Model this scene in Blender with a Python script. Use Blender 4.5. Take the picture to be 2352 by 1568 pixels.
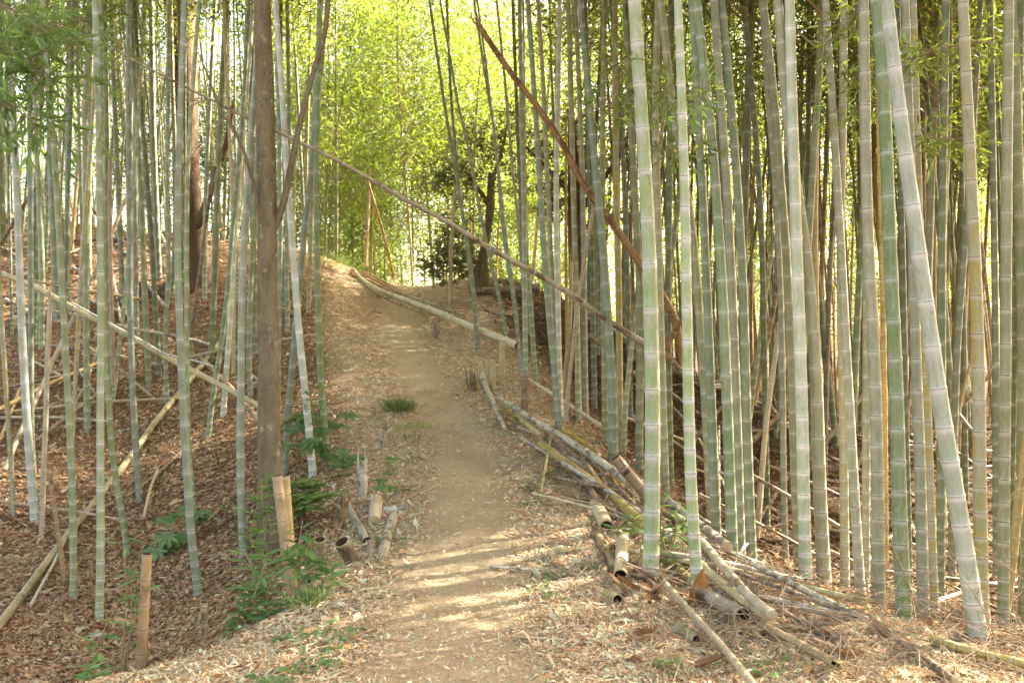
import bpy, math, random
import numpy as np
from mathutils import Vector
for o in list(bpy.data.objects): bpy.data.objects.remove(o)
S = bpy.context.scene
COL = S.collection
R = math.radians
rng = np.random.default_rng(7)
random.seed(7)

# ------------------------------------------------------------------ camera, sky, sun, exposure
EYE, F = 1.55, 2000.0                     # eye height (m); focal length in units of a 2352 px wide frame
cd = bpy.data.cameras.new('camera'); cam = bpy.data.objects.new('camera', cd); COL.objects.link(cam)
cam.location = (0, 0, EYE); cam.rotation_euler = (R(90), 0, 0)
cd.sensor_width = 36; cd.lens = F / 2352 * 36; cd.clip_start = 0.05; cd.clip_end = 1000
cd.dof.use_dof = True; cd.dof.focus_distance = 6.2; cd.dof.aperture_fstop = 4.0
S.camera = cam
SUN_EL, SUN_AZ = R(41), R(58)             # azimuth from +Y (view direction) towards +X
sd = Vector((math.sin(SUN_AZ) * math.cos(SUN_EL), math.cos(SUN_AZ) * math.cos(SUN_EL), math.sin(SUN_EL)))
W = bpy.data.worlds.new('World'); S.world = W; W.use_nodes = True
wn = W.node_tree.nodes; bg = wn['Background']
sky = wn.new('ShaderNodeTexSky'); sky.sky_type = 'NISHITA'; sky.sun_disc = False
sky.sun_elevation = SUN_EL; sky.sun_rotation = SUN_AZ; sky.air_density = 1.0; sky.dust_density = 5.0; sky.ozone_density = 0.3
tint = wn.new('ShaderNodeMix'); tint.data_type = 'RGBA'; tint.blend_type = 'MULTIPLY'; tint.inputs[0].default_value = 1.0; tint.inputs[7].default_value = (1.0, .88, .69, 1)
W.node_tree.links.new(sky.outputs[0], tint.inputs[6]); W.node_tree.links.new(tint.outputs[2], bg.inputs[0]); bg.inputs[1].default_value = 0.15
sl = bpy.data.lights.new('sun', 'SUN'); sun = bpy.data.objects.new('sun', sl); COL.objects.link(sun)
sl.energy = 5.0; sl.angle = R(0.53); sl.color = (1.0, 0.93, 0.80)
sun.rotation_euler = sd.to_track_quat('Z', 'Y').to_euler(); sun.location = sd * 60
S.view_settings.view_transform = 'Standard'; S.view_settings.look = 'None'
S.view_settings.exposure = 3.1; S.view_settings.gamma = 1.0; S.view_settings.use_curve_mapping = False
S.cycles.use_denoising = True; S.cycles.max_bounces = 8; S.cycles.diffuse_bounces = 4
S.cycles.transmission_bounces = 6; S.cycles.transparent_max_bounces = 8
S.cycles.sample_clamp_indirect = 6.0; S.cycles.caustics_reflective = False; S.cycles.caustics_refractive = False

# ------------------------------------------------------------------ helpers
def tag(o, label=None, cat=None, group=None, kind=None):
    for k, v in (('label', label), ('category', cat), ('group', group), ('kind', kind)):
        if v: o[k] = v
    return o
def empty(name, loc, label, cat, group=None):
    o = bpy.data.objects.new(name, None); COL.objects.link(o); o.location = loc
    o.empty_display_size = .1
    return tag(o, label, cat, group)
def mk_mesh(name, V, Q, attrs=None, smooth=True, mats=(), midx=None):
    """V (n,3), Q: (m,k) faces of k corners or list of such; attrs: name -> (type, domain, array)"""
    Qs = Q if isinstance(Q, list) else [Q]
    me = bpy.data.meshes.new(name); V = np.asarray(V, np.float32)
    me.vertices.add(len(V)); me.vertices.foreach_set('co', V.ravel())
    tot = np.concatenate([np.full(len(q), q.shape[1]) for q in Qs]) if Qs else np.zeros(0, int)
    loops = np.concatenate([np.asarray(q).ravel() for q in Qs])
    me.loops.add(len(loops)); me.loops.foreach_set('vertex_index', loops.astype(np.int32))
    me.polygons.add(len(tot)); st = np.concatenate([[0], np.cumsum(tot)[:-1]])
    me.polygons.foreach_set('loop_start', st.astype(np.int32))
    me.polygons.foreach_set('use_smooth', np.full(len(tot), smooth))
    for m in mats: me.materials.append(m)
    if midx is not None: me.polygons.foreach_set('material_index', np.asarray(midx, np.int32))
    for k, (ty, dom, a) in (attrs or {}).items():
        at = me.attributes.new(k, ty, dom)
        at.data.foreach_set({'FLOAT': 'value', 'FLOAT_VECTOR': 'vector', 'FLOAT_COLOR': 'color'}[ty], np.asarray(a, np.float32).ravel())
    me.update(calc_edges=True); me.validate()
    return me
def mk_obj(name, me, parent=None, loc=(0, 0, 0)):
    o = bpy.data.objects.new(name, me); COL.objects.link(o); o.location = loc
    if parent: o.parent = parent
    return o
def smoothstep(a, b, x):
    t = np.clip((x - a) / (b - a), 0, 1); return t * t * (3 - 2 * t)
def at(px, py, Y): return np.array([(px - 1176) / F * Y, Y, EYE - (py - 784) / F * Y])

# ------------------------------------------------------------------ terrain: a smooth surface through surveyed points
SV = [(1040,1568,3.8),(1050,1322,5.5),(1075,1184,7),(1075,1080,8.5),(1020,960,10.5),(965,880,12),(925,800,14),(905,715,17),(950,668,20),
 (1500,1310,5.6),(2240,1480,4.4),(1600,1350,5.3),(2352,1568,3.9),(1700,1568,3.85),(1900,1440,4.7),(1700,1330,5.5),(1250,1040,9),(1330,1160,7.2),(1110,870,12.2),(1085,780,14.5),
 (1300,985,10),(1400,1010,10.3),(1300,860,12.5),(1560,1010,11.5),(1440,930,12.5),(1500,800,17),(1100,640,18),(1190,660,17.5),(1050,700,16.5),(1350,740,17),
 (870,1200,7),(230,1568,3.9),(560,1450,4.75),(700,1370,5.2),(820,1290,5.9),(230,1420,6.2),(455,1358,6.6),(560,1272,7.3),(170,1376,6.5),(300,1258,8),(82,1200,8.5),
 (320,1145,9.2),(480,1000,11),(0,1430,5.8),(200,980,11.5),(340,890,12.8),(380,925,12.3),(100,800,14),(490,800,14),(590,860,12.6),(60,580,19),(0,490,20.5),(300,540,19.5),
 (500,580,18.5),(700,580,18.5),(740,620,18),(800,640,18),(850,680,17.3),(700,700,15),(700,800,13.2),(700,950,10.5),(690,1110,8.3),(820,1080,8.2),(650,1200,7.4),(900,1000,9.6),
 (850,870,12),(820,760,14.6),(-300,1100,9),(-400,800,14),(-500,560,20)]
SP = [at(*s) for s in SV]
XT = [(1.9,6.9,-.35),(2.8,6.0,-.35),(3.4,5.0,-.3),(2.6,8.8,-.45),(4,7,-.5),(3.6,11,-.35),(5,9,-.6),(7,8,-.7),(6,13,-.3),(5,18,.1),(9,14,-.5),(9,22,0),(12,18,-.3),(13,26,0),(5,25,.3),
 (-.5,24,2.4),(-2.5,24,2.3),(0,28,1.2),(-3,30,1.1),(3,28,.8),(-8,26,2.6),(-14,28,2.0),(-5,33,.5),(0,1.5,.05),(0,-2,0),(3,-2,.05),(-3,-2,-.1),(3,2,.05),(-2.5,2.5,-.05),(-4,3,-.4),
 (-2.5,4.2,-.3),(-2.05,4.8,-.3),(-1.85,5.5,-.28),(-3.2,3.6,-.4),(-5,5,-.5),(-7,7,-.3),(-9,3,-.5),(8,3,-.3),(6,1,0),(-12,14,2.2),(-14,20,3.6),(-10,20,4.0)]
CP = np.array([tuple(p) for p in SP] + XT, float)
def _phi(r2): return np.where(r2 > 1e-12, .5 * r2 * np.log(np.maximum(r2, 1e-12)), 0)
_n = len(CP); _d = CP[:, None, :2] - CP[None, :, :2]
_A = np.zeros((_n + 3, _n + 3)); _A[:_n, :_n] = _phi((_d ** 2).sum(-1)) + np.eye(_n) * .12
_P = np.c_[np.ones(_n), CP[:, :2]]; _A[:_n, _n:] = _P; _A[_n:, :_n] = _P.T
_w = np.linalg.solve(_A, np.r_[CP[:, 2], 0, 0, 0])
_wr = np.random.default_rng(3)
_wv = [(a, f * math.cos(t), f * math.sin(t), p) for f, a in ((1.3, .03), (2.6, .022), (2.1, .02), (5.1, .012), (6.3, .01), (12, .006), (15, .005), (21, .004), (27, .003)) for t, p in [_wr.uniform(0, 6.28, 2)]]
PATH = np.array([(0,-.2,.45),(2,-.22,.45),(3.8,-.26,.42),(5.5,-.35,.34),(7,-.35,.30),(8.5,-.43,.28),(10.5,-.82,.27),(12,-1.27,.25),(14,-1.76,.27),(17,-2.3,.28),(20,-2.3,.3),(24,-2,.3)])
def path_d(x, y): return np.abs(x - np.interp(y, PATH[:, 0], PATH[:, 1])) / np.interp(y, PATH[:, 0], PATH[:, 2])
def H(x, y, noise=True):
    x = np.asarray(x, float); y = np.asarray(y, float); sh = np.broadcast(x, y).shape
    X = np.broadcast_to(x, sh).ravel(); Y = np.broadcast_to(y, sh).ravel(); z = np.zeros(len(X))
    for i in range(0, len(X), 20000):
        s = slice(i, i + 20000)
        r2 = (X[s, None] - CP[:, 0]) ** 2 + (Y[s, None] - CP[:, 1]) ** 2
        z[s] = _phi(r2) @ _w[:_n] + _w[_n] + _w[_n + 1] * X[s] + _w[_n + 2] * Y[s]
    w = smoothstep(17, 30, np.hypot(X * .9, Y - 12)); z = z * (1 - w) - .6 * w
    if noise:
        m = .35 + .65 * smoothstep(.8, 2.2, path_d(X, Y))
        for a, fx, fy, p in _wv: z += a * m * np.sin(fx * X + fy * Y + p)
    return z.reshape(sh)
_YS = np.linspace(2.2, 40, 900)
def ground(px, py, lift=0.0):
    """first point of the ground seen through (px, py)"""
    X = (px - 1176) / F * _YS; Z = EYE - (py - 784) / F * _YS
    g = H(X, _YS) + lift - Z; k = np.argmax(g > 0)
    if g[k] <= 0: return at(px, py, 20)
    if k == 0: return at(px, py, _YS[0])
    t = g[k - 1] / (g[k - 1] - g[k]); return at(px, py, _YS[k - 1] + t * (_YS[k] - _YS[k - 1]))

# ------------------------------------------------------------------ materials
def newmat(name):
    m = bpy.data.materials.new(name); m.use_nodes = True; nt = m.node_tree; nt.nodes.clear()
    return m, nt, nt.nodes, nt.links
class NB:
    def __init__(s, name):
        s.m, s.nt, s.n, s.l = newmat(name); s.out = s.n.new('ShaderNodeOutputMaterial')
    def node(s, t, **k):
        x = s.n.new(t)
        for a, b in k.items(): setattr(x, a, b)
        return x
    def put(s, sock, v):
        if isinstance(v, bpy.types.NodeSocket): s.l.new(v, sock)
        elif isinstance(v, (tuple, list)) and len(v) == 3 and sock.type == 'RGBA': sock.default_value = (*v, 1)
        else: sock.default_value = v
    def attr(s, name, out='Fac', ty='GEOMETRY'):
        a = s.node('ShaderNodeAttribute', attribute_name=name, attribute_type=ty); return a.outputs[out]
    def noise(s, vec, scale, detail=3, rough=.55, out='Fac'):
        x = s.node('ShaderNodeTexNoise'); x.inputs['Scale'].default_value = scale; x.inputs['Detail'].default_value = detail
        x.inputs['Roughness'].default_value = rough
        if vec is not None: s.l.new(vec, x.inputs['Vector'])
        return x.outputs[out]
    def map(s, vec, sc):
        x = s.node('ShaderNodeMapping'); s.l.new(vec, x.inputs['Vector']); x.inputs['Scale'].default_value = sc; return x.outputs[0]
    def ramp(s, f, a, b, lo=0., hi=1.):
        x = s.node('ShaderNodeMapRange', interpolation_type='SMOOTHSTEP'); s.put(x.inputs['Value'], f)
        for i, v in zip((1, 2, 3, 4), (a, b, lo, hi)): s.put(x.inputs[i], v)
        return x.outputs[0]
    def math(s, op, a, b=0.0, c=0.0):
        x = s.node('ShaderNodeMath', operation=op); s.put(x.inputs[0], a); s.put(x.inputs[1], b); s.put(x.inputs[2], c); return x.outputs[0]
    def mix(s, f, a, b, mode='MIX'):
        x = s.node('ShaderNodeMix', data_type='RGBA', blend_type=mode)
        s.put(x.inputs[0], f); s.put(x.inputs[6], a); s.put(x.inputs[7], b); return x.outputs[2]
    def bump(s, h, strength, dist=.01):
        x = s.node('ShaderNodeBump'); x.inputs['Strength'].default_value = strength; x.inputs['Distance'].default_value = dist
        s.l.new(h, x.inputs['Height']); return x.outputs[0]
    def principled(s, col, rough=.6, spec=.3, normal=None):
        p = s.node('ShaderNodeBsdfPrincipled'); s.put(p.inputs['Base Color'], col); s.put(p.inputs['Roughness'], rough)
        p.inputs['Specular IOR Level'].default_value = spec
        if normal is not None: s.l.new(normal, p.inputs['Normal'])
        s.l.new(p.outputs[0], s.out.inputs[0]); return p
    def coords(s, o='Object'): return s.node('ShaderNodeTexCoord').outputs[o]
    def rnd(s): return s.node('ShaderNodeObjectInfo').outputs['Random']

def cane_mat(name, body, edge, wax, line, stain, wax_amt=.5, stain_amt=.3, moss=(.12, .19, .06), moss_amt=.4, rough=.5, cracks=.15):
    """bamboo: body colour, waxy bloom towards the nodes, a dark line and pale ring at each node, streaks, stains, algae at the foot"""
    b = NB(name); q = b.attr('uvw', 'Vector'); seg = b.attr('seg'); run = b.attr('run'); rn = b.rnd()
    off = b.node('ShaderNodeVectorMath', operation='ADD'); b.l.new(q, off.inputs[0])
    cx = b.node('ShaderNodeCombineXYZ'); b.put(cx.inputs[2], b.math('MULTIPLY', rn, 60.)); b.l.new(cx.outputs[0], off.inputs[1]); q = off.outputs[0]
    streak = b.noise(b.map(q, (55, 55, 1.6)), 1.0, 4); fine = b.noise(b.map(q, (160, 160, 25)), 1.0, 3); blot = b.noise(b.map(q, (14, 14, 5)), 1.0, 4)
    c = b.mix(b.ramp(streak, .3, .7), body, edge)
    mid = b.math('ABSOLUTE', b.math('SUBTRACT', seg, .42))
    w = b.math('MULTIPLY', b.ramp(b.math('ADD', mid, b.math('MULTIPLY', blot, .3)), .28, .70), wax_amt)
    c = b.mix(w, c, wax)
    patch = b.ramp(blot, .50, .60, 0., stain_amt * 1.3); c = b.mix(patch, c, stain); lich = b.noise(b.map(q, (34, 34, 12)), 1.0, 5, .7); c = b.mix(b.ramp(lich, .57, .66, 0., .38), c, (.13, .12, .07)); c = b.mix(b.ramp(lich, .36, .44, .35, 0.), c, wax)
    c = b.mix(b.math('MULTIPLY', b.ramp(fine, .56, .66), .22), c, wax)
    foot = b.math('MULTIPLY', b.ramp(run, 0.1, 1.6, 1., .12), b.ramp(b.noise(b.map(q, (9, 9, 2)), 1.0, 5), .42, .62, 0., moss_amt))
    c = b.mix(foot, c, moss)
    ck = b.math('MULTIPLY', b.ramp(b.noise(b.map(q, (70, 70, .9)), 1.0, 2), .70, .73), cracks); c = b.mix(ck, c, (.09, .065, .035))
    il = b.attr('ilen'); da = b.math('MULTIPLY', seg, il); db = b.math('SUBTRACT', il, da)
    ring = b.math('MULTIPLY', b.math('MAXIMUM', b.ramp(db, .012, .034, 1., 0.), b.ramp(da, .005, .014, .6, 0.)), .45 + wax_amt); c = b.mix(b.math('MINIMUM', ring, .9), c, wax)
    dk = b.math('MAXIMUM', b.ramp(db, .002, .0038, 1., 0.), b.ramp(da, .0025, .0045, 1., 0.)); c = b.mix(b.math('MULTIPLY', dk, b.ramp(b.noise(b.map(q, (40, 40, 3)), 1.0, 2), .3, .6, .35, .9)), c, line)
    v = b.node('ShaderNodeHueSaturation'); b.put(v.inputs['Value'], b.math('MULTIPLY_ADD', rn, .36, .68)); b.put(v.inputs['Saturation'], b.math('MULTIPLY_ADD', b.math('FRACT', b.math('MULTIPLY', rn, 7.3)), .5, .72)); b.put(v.inputs['Color'], c)
    b.principled(v.outputs[0], b.math('MULTIPLY_ADD', fine, .25, rough - .1), .32, b.bump(b.math('MULTIPLY_ADD', streak, .6, fine), .18, .004))
    return b.m
LINE = (.16, .085, .05)
M = {}
M['pale'] = cane_mat('bamboo_pale', (.40,.45,.25), (.47,.50,.34), (.70,.68,.62), (.32,.17,.13), (.34,.42,.14), .75, .40, cracks=.05)
M['green'] = cane_mat('bamboo_green', (.205,.24,.105), (.28,.305,.165), (.50,.52,.42), LINE, (.16,.24,.07), .30, .4, cracks=.08)
M['grey'] = cane_mat('bamboo_grey', (.305,.285,.165), (.38,.35,.225), (.53,.50,.40), (.12,.07,.04), (.25,.25,.13), .40, .4)
M['olive'] = cane_mat('bamboo_olive', (.21,.205,.10), (.28,.265,.15), (.44,.41,.31), (.19,.10,.07), (.15,.17,.08), .30, .3)
M['blue'] = cane_mat('bamboo_blue_green', (.20,.222,.118), (.27,.285,.17), (.45,.45,.35), (.13,.10,.06), (.17,.26,.14), .40, .35)
M['dark'] = cane_mat('bamboo_dark', (.125,.14,.068), (.175,.18,.095), (.35,.36,.29), (.10,.06,.04), (.09,.12,.05), .25, .3)
M['lemon'] = cane_mat('bamboo_spotted', (.33,.30,.16), (.39,.35,.23), (.50,.46,.36), (.13,.075,.04), (.38,.30,.08), .35, .7, moss_amt=.2)
M['white'] = cane_mat('bamboo_white', (.41,.42,.30), (.50,.50,.40), (.72,.69,.64), (.32,.19,.14), (.36,.40,.27), .6, .3)
M['tan'] = cane_mat('bamboo_tan', (.46,.33,.16), (.54,.40,.22), (.56,.46,.31), (.15,.08,.04), (.33,.22,.10), .20, .5, (.2,.17,.06), .15)
M['orange'] = cane_mat('bamboo_orange', (.40,.24,.11), (.48,.31,.16), (.50,.38,.25), (.14,.07,.035), (.27,.15,.07), .15, .5, (.2,.17,.06), .1)
M['rust'] = cane_mat('bamboo_rust', (.22,.12,.06), (.31,.19,.105), (.42,.28,.17), (.08,.035,.02), (.11,.05,.025), .12, .7, moss_amt=.05, cracks=.8)
M['yellow'] = cane_mat('bamboo_yellow', (.42,.31,.08), (.48,.37,.14), (.52,.43,.25), (.14,.08,.03), (.26,.21,.06), .15, .6, (.16,.17,.05), .3)
M['brown'] = cane_mat('bamboo_brown', (.22,.14,.08), (.31,.21,.12), (.42,.34,.24), (.06,.035,.02), (.10,.06,.035), .15, .7, moss_amt=.1, cracks=.6)
M['ash'] = cane_mat('bamboo_ash', (.36,.30,.21), (.46,.40,.30), (.58,.54,.46), (.12,.08,.05), (.16,.12,.08), .25, .85, moss_amt=.1, cracks=.3)
M['bone'] = cane_mat('bamboo_bone', (.48,.40,.27), (.56,.49,.36), (.66,.61,.52), (.17,.10,.06), (.36,.33,.17), .35, .6, moss_amt=.1)
def inner_mat():
    b = NB('bamboo_hollow'); n = b.noise(b.coords(), 40, 4); b.principled(b.mix(n, (.05,.03,.015), (.16,.10,.055)), .9, .1); return b.m
M['inner'] = inner_mat()
def cut_mat():
    b = NB('cut_rim'); n = b.noise(b.coords(), 60, 4); b.principled(b.mix(n, (.26,.18,.10), (.46,.36,.22)), .85, .1); return b.m
M['cut'] = cut_mat()
def bark_mat(name, a, c2, pale, pale_amt, sc=1.0):
    b = NB(name); q = b.attr('uvw', 'Vector')
    n1 = b.noise(b.map(q, (9*sc, 9*sc, 3*sc)), 1., 6, .65); n2 = b.noise(b.map(q, (45, 45, 18)), 1., 5); n3 = b.noise(b.map(q, (16, 16, 11)), 1., 3)
    c = b.mix(b.ramp(n1, .3, .7), a, c2); c = b.mix(b.ramp(n2, .55, .75, 0, .45), c, (.07, .05, .03)); c = b.mix(b.ramp(n3, .60, .68, 0., pale_amt), c, pale)
    vo = b.node('ShaderNodeTexVoronoi'); vo.inputs['Scale'].default_value = 1.; b.l.new(b.map(q, (22, 22, 13)), vo.inputs['Vector'])
    c = b.mix(b.ramp(vo.outputs['Distance'], .10, .17, .8, 0.), c, (.05, .035, .025))
    b.principled(c, .85, .15, b.bump(b.math('ADD', n1, b.math('MULTIPLY', n2, .7)), 1.0, .025)); return b.m
M['bark'] = bark_mat('bark_brown', (.135,.10,.06), (.215,.17,.105), (.34,.31,.24), .6)
M['bark_dark'] = bark_mat('bark_dark', (.10,.065,.04), (.17,.11,.07), (.25,.19,.13), .3)
M['twig'] = bark_mat('bark_twig', (.30,.21,.13), (.40,.29,.19), (.5,.42,.32), .3)
def leaf_mat(name, refl, trans, tw=.5, var=.35, gloss=.06, rough=.35, colattr=True):
    b = NB(name); g = b.node('ShaderNodeNewGeometry'); n = b.noise(g.outputs['Position'], .55, 4)
    r = b.math('MULTIPLY_ADD', b.ramp(n, .3, .7), var * .7, 1 - var * .5)
    if colattr: r = b.math('MULTIPLY', r, b.attr('tone'))
    def sc(col):
        x = b.node('ShaderNodeHueSaturation'); b.put(x.inputs['Color'], col); b.put(x.inputs['Value'], r); return x.outputs[0]
    d = b.node('ShaderNodeBsdfDiffuse'); b.put(d.inputs[0], sc(refl)); t = b.node('ShaderNodeBsdfTranslucent'); b.put(t.inputs[0], sc(trans))
    m1 = b.node('ShaderNodeMixShader'); m1.inputs[0].default_value = tw; b.l.new(d.outputs[0], m1.inputs[1]); b.l.new(t.outputs[0], m1.inputs[2])
    gl = b.node('ShaderNodeBsdfGlossy'); gl.inputs['Roughness'].default_value = rough; m2 = b.node('ShaderNodeMixShader'); m2.inputs[0].default_value = gloss
    b.l.new(m1.outputs[0], m2.inputs[1]); b.l.new(gl.outputs[0], m2.inputs[2]); b.l.new(m2.outputs[0], b.out.inputs[0]); return b.m
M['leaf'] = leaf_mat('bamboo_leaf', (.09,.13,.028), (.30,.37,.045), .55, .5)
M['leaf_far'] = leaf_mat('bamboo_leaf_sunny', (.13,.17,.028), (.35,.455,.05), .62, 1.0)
M['leaf_ever'] = leaf_mat('evergreen_leaf', (.06,.085,.025), (.28,.28,.04), .45, .5, .10)
M['leaf_shrub'] = leaf_mat('shrub_leaf', (.11,.19,.06), (.28,.44,.09), .38, .4, .05, .35)
M['leaf_fern'] = leaf_mat('fern_leaf', (.15,.25,.07), (.38,.50,.11), .5, .4, .04)
M['grass'] = leaf_mat('grass_blade', (.10,.15,.05), (.22,.30,.07), .4, .4, .04)
def litter_mat():
    b = NB('dry_leaf'); c = b.attr('col', 'Color'); d = b.node('ShaderNodeBsdfDiffuse'); b.l.new(c, d.inputs[0]); t = b.node('ShaderNodeBsdfTranslucent'); b.l.new(c, t.inputs[0])
    m = b.node('ShaderNodeMixShader'); m.inputs[0].default_value = .25; b.l.new(d.outputs[0], m.inputs[1]); b.l.new(t.outputs[0], m.inputs[2]); b.l.new(m.outputs[0], b.out.inputs[0]); return b.m
M['litter'] = litter_mat()
def ground_mat():
    b = NB('forest_soil'); g = b.node('ShaderNodeNewGeometry').outputs['Position']; pd = b.attr('pathd'); wild = b.attr('wild'); shd = b.attr('ground_shade')
    n1 = b.noise(g, 1.4, 5); n2 = b.noise(g, 9, 5, .65); n3 = b.noise(g, 60, 4, .7); n4 = b.noise(b.map(g, (26, 60, 30)), 1.0, 4, .7); n5 = b.noise(b.map(g, (60, 22, 30)), 1.0, 4, .7)
    soil = b.mix(n2, (.43,.315,.185), (.56,.435,.285)); soil = b.mix(b.ramp(n1, .45, .7, 0, .55), soil, (.33,.225,.125)); soil = b.mix(b.ramp(n3, .5, .75, 0, .5), soil, (.27,.18,.10)); soil = b.mix(b.ramp(n3, .62, .72, 0, .35), soil, (.58,.45,.29))
    lit = b.mix(b.ramp(n4, .35, .65), (.30,.20,.115), (.55,.41,.265)); lit = b.mix(b.ramp(n5, .55, .68), lit, (.62,.50,.36)); lit = b.mix(b.ramp(n3, .58, .7, 0, .7), lit, (.13,.075,.04))
    lit = b.mix(b.ramp(n1, .5, .75, 0, .4), lit, (.30,.29,.17))
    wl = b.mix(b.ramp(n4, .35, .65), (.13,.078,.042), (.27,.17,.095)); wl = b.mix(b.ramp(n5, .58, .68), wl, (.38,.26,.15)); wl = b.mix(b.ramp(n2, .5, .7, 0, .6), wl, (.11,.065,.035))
    shade_col = b.mix(b.ramp(n4, .4, .7), (.035,.022,.013), (.095,.058,.032)); wl = b.mix(shd, wl, shade_col); lit = b.mix(wild, lit, wl)  # deep shade of the grove painted in as near-black soil
    e = b.math('ADD', pd, b.math('MULTIPLY_ADD', n2, .8, b.math('MULTIPLY_ADD', n1, .8, -.8)))
    c = b.mix(b.ramp(e, .55, 1.75), soil, lit)
    b.principled(c, .95, .08, b.bump(b.math('ADD', b.math('MULTIPLY', n3, .5), b.math('MULTIPLY_ADD', n2, 1.5, b.math('ADD', n4, n5))), 1.0, .03)); return b.m
M['ground'] = ground_mat()

# ------------------------------------------------------------------ ground and path (one surface, split where the path runs)
def axis(segs):
    out = [segs[0][0]]
    for a, b_, st in segs: out += list(np.linspace(a, b_, max(2, int(round((b_ - a) / st)) + 1))[1:])
    return np.array(out)
gx = axis([(-140,-40,20),(-40,-14,2),(-14,-6,.3),(-6,-3,.12),(-3,3,.06),(3,6,.12),(6,16,.3),(16,40,2),(40,140,20)])
gy = axis([(-60,-10,10),(-10,2,1),(2,8,.06),(8,14,.1),(14,22,.14),(22,34,.5),(34,60,3),(60,180,20)])
GX, GY = np.meshgrid(gx, gy); GZ = H(GX, GY)
V = np.c_[GX.ravel(), GY.ravel(), GZ.ravel()]
nx, ny = len(gx), len(gy); ii = np.arange(nx - 1)[None, :] + np.arange(ny - 1)[:, None] * nx
Qd = np.stack([ii, ii + 1, ii + nx + 1, ii + nx], -1).reshape(-1, 4)
PD = path_d(GX, GY).ravel()
ctr = V[Qd].mean(1); onp = (path_d(ctr[:, 0], ctr[:, 1]) < 1.25 + .2 * np.sin(ctr[:, 1] * 5) + .15 * np.sin(ctr[:, 1] * 11 + 1)) & (ctr[:, 1] > -3) & (ctr[:, 1] < 24)
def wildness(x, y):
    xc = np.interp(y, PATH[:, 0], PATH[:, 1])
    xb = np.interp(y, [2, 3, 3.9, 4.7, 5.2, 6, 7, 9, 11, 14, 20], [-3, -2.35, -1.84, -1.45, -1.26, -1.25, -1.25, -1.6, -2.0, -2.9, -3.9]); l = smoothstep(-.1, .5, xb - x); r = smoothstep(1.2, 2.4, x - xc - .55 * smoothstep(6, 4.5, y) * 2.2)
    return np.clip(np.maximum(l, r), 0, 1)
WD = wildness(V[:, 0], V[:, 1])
def ground_shade(x, y): return .15 * smoothstep(2.2, 4.5, np.interp(y, PATH[:, 0], PATH[:, 1]) - x) * smoothstep(9, 13, y) * smoothstep(27, 22, y) + smoothstep(1.5, 2.6, x - np.interp(y, PATH[:, 0], PATH[:, 1]) - 1.3 * smoothstep(6.5, 4.3, y)) * np.maximum(smoothstep(21, 15, y), smoothstep(3.5, 5.5, x) * smoothstep(60, 50, y))  # painted shade: soil darkened under the grove, slightly on the upper slope
SHD = np.maximum(ground_shade(V[:, 0], V[:, 1]), smoothstep(26, 31, np.hypot(V[:, 0], V[:, 1])))  # far ground takes the same painted shade
def sub(name, mask, kind):
    q = Qd[mask]; u, inv = np.unique(q.ravel(), return_inverse=True)
    me = mk_mesh(name, V[u], inv.reshape(-1, 4), {'pathd': ('FLOAT', 'POINT', PD[u]), 'wild': ('FLOAT', 'POINT', WD[u]), 'ground_shade': ('FLOAT', 'POINT', SHD[u])}, True, [M['ground']])
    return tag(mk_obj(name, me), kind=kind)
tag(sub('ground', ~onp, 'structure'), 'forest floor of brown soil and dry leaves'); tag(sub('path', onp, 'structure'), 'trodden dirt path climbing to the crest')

# ------------------------------------------------------------------ swept tubes: canes, poles, logs, trunks, twigs
def frames(P):
    T = np.gradient(P, axis=0); T /= np.linalg.norm(T, axis=1)[:, None] + 1e-12
    ref = np.array([1., 0, 0]) if abs(T[:, 2]).mean() > .6 else np.array([0, 0, 1.])
    A = np.cross(T, ref); A /= np.linalg.norm(A, axis=1)[:, None] + 1e-12; B = np.cross(T, A); return T, A, B
def sweep(P, Rr, sides, seg=None, oval=None, ilen=None):
    """-> V, quads, attrs"""
    P = np.asarray(P, float); Rr = np.asarray(Rr, float); n = len(P); T, A, B = frames(P)
    th = np.arange(sides) / sides * 2 * np.pi; c, s = np.cos(th), np.sin(th)
    rad = Rr[:, None] * (oval if oval is not None else 1)
    Vv = P[:, None] + rad[..., None] * (c[None, :, None] * A[:, None] + s[None, :, None] * B[:, None])
    run = np.r_[0, np.cumsum(np.linalg.norm(np.diff(P, axis=0), axis=1))]
    k = np.arange(sides); i = np.arange(n - 1)[:, None] * sides
    q = np.stack([i + k, i + (k + 1) % sides, i + sides + (k + 1) % sides, i + sides + k], -1).reshape(-1, 4)
    uvw = np.stack([c[None] * Rr[:, None], s[None] * Rr[:, None], np.repeat(run[:, None], sides, 1)], -1)
    at_ = {'uvw': ('FLOAT_VECTOR', 'POINT', uvw.reshape(-1, 3)), 'run': ('FLOAT', 'POINT', np.repeat(run, sides)), 'ilen': ('FLOAT', 'POINT', np.repeat(ilen if ilen is not None else np.full(n, 1.), sides)),
           'seg': ('FLOAT', 'POINT', np.repeat(seg if seg is not None else np.full(n, .4), sides))}
    return Vv.reshape(-1, 3), q, at_
def join(parts):
    """parts: list of (V, quads, attrs, material index)"""
    Vs, Qs, mi, off = [], [], [], 0; at_ = {}
    for v, q, a, m in parts:
        Vs.append(v); Qs.append(q + off); off += len(v); mi.append(np.full(len(q), m))
        for k, (ty, d, x) in a.items(): at_.setdefault(k, [ty, d, []])[2].append(x)
    return np.concatenate(Vs), np.concatenate(Qs), {k: (ty, d, np.concatenate(x)) for k, (ty, d, x) in at_.items()}, np.concatenate(mi)
def resample(P, s):
    P = np.asarray(P, float); d = np.r_[0, np.cumsum(np.linalg.norm(np.diff(P, axis=0), axis=1))]
    return np.stack([np.interp(s, d, P[:, i]) for i in range(3)], 1), d[-1]
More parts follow.
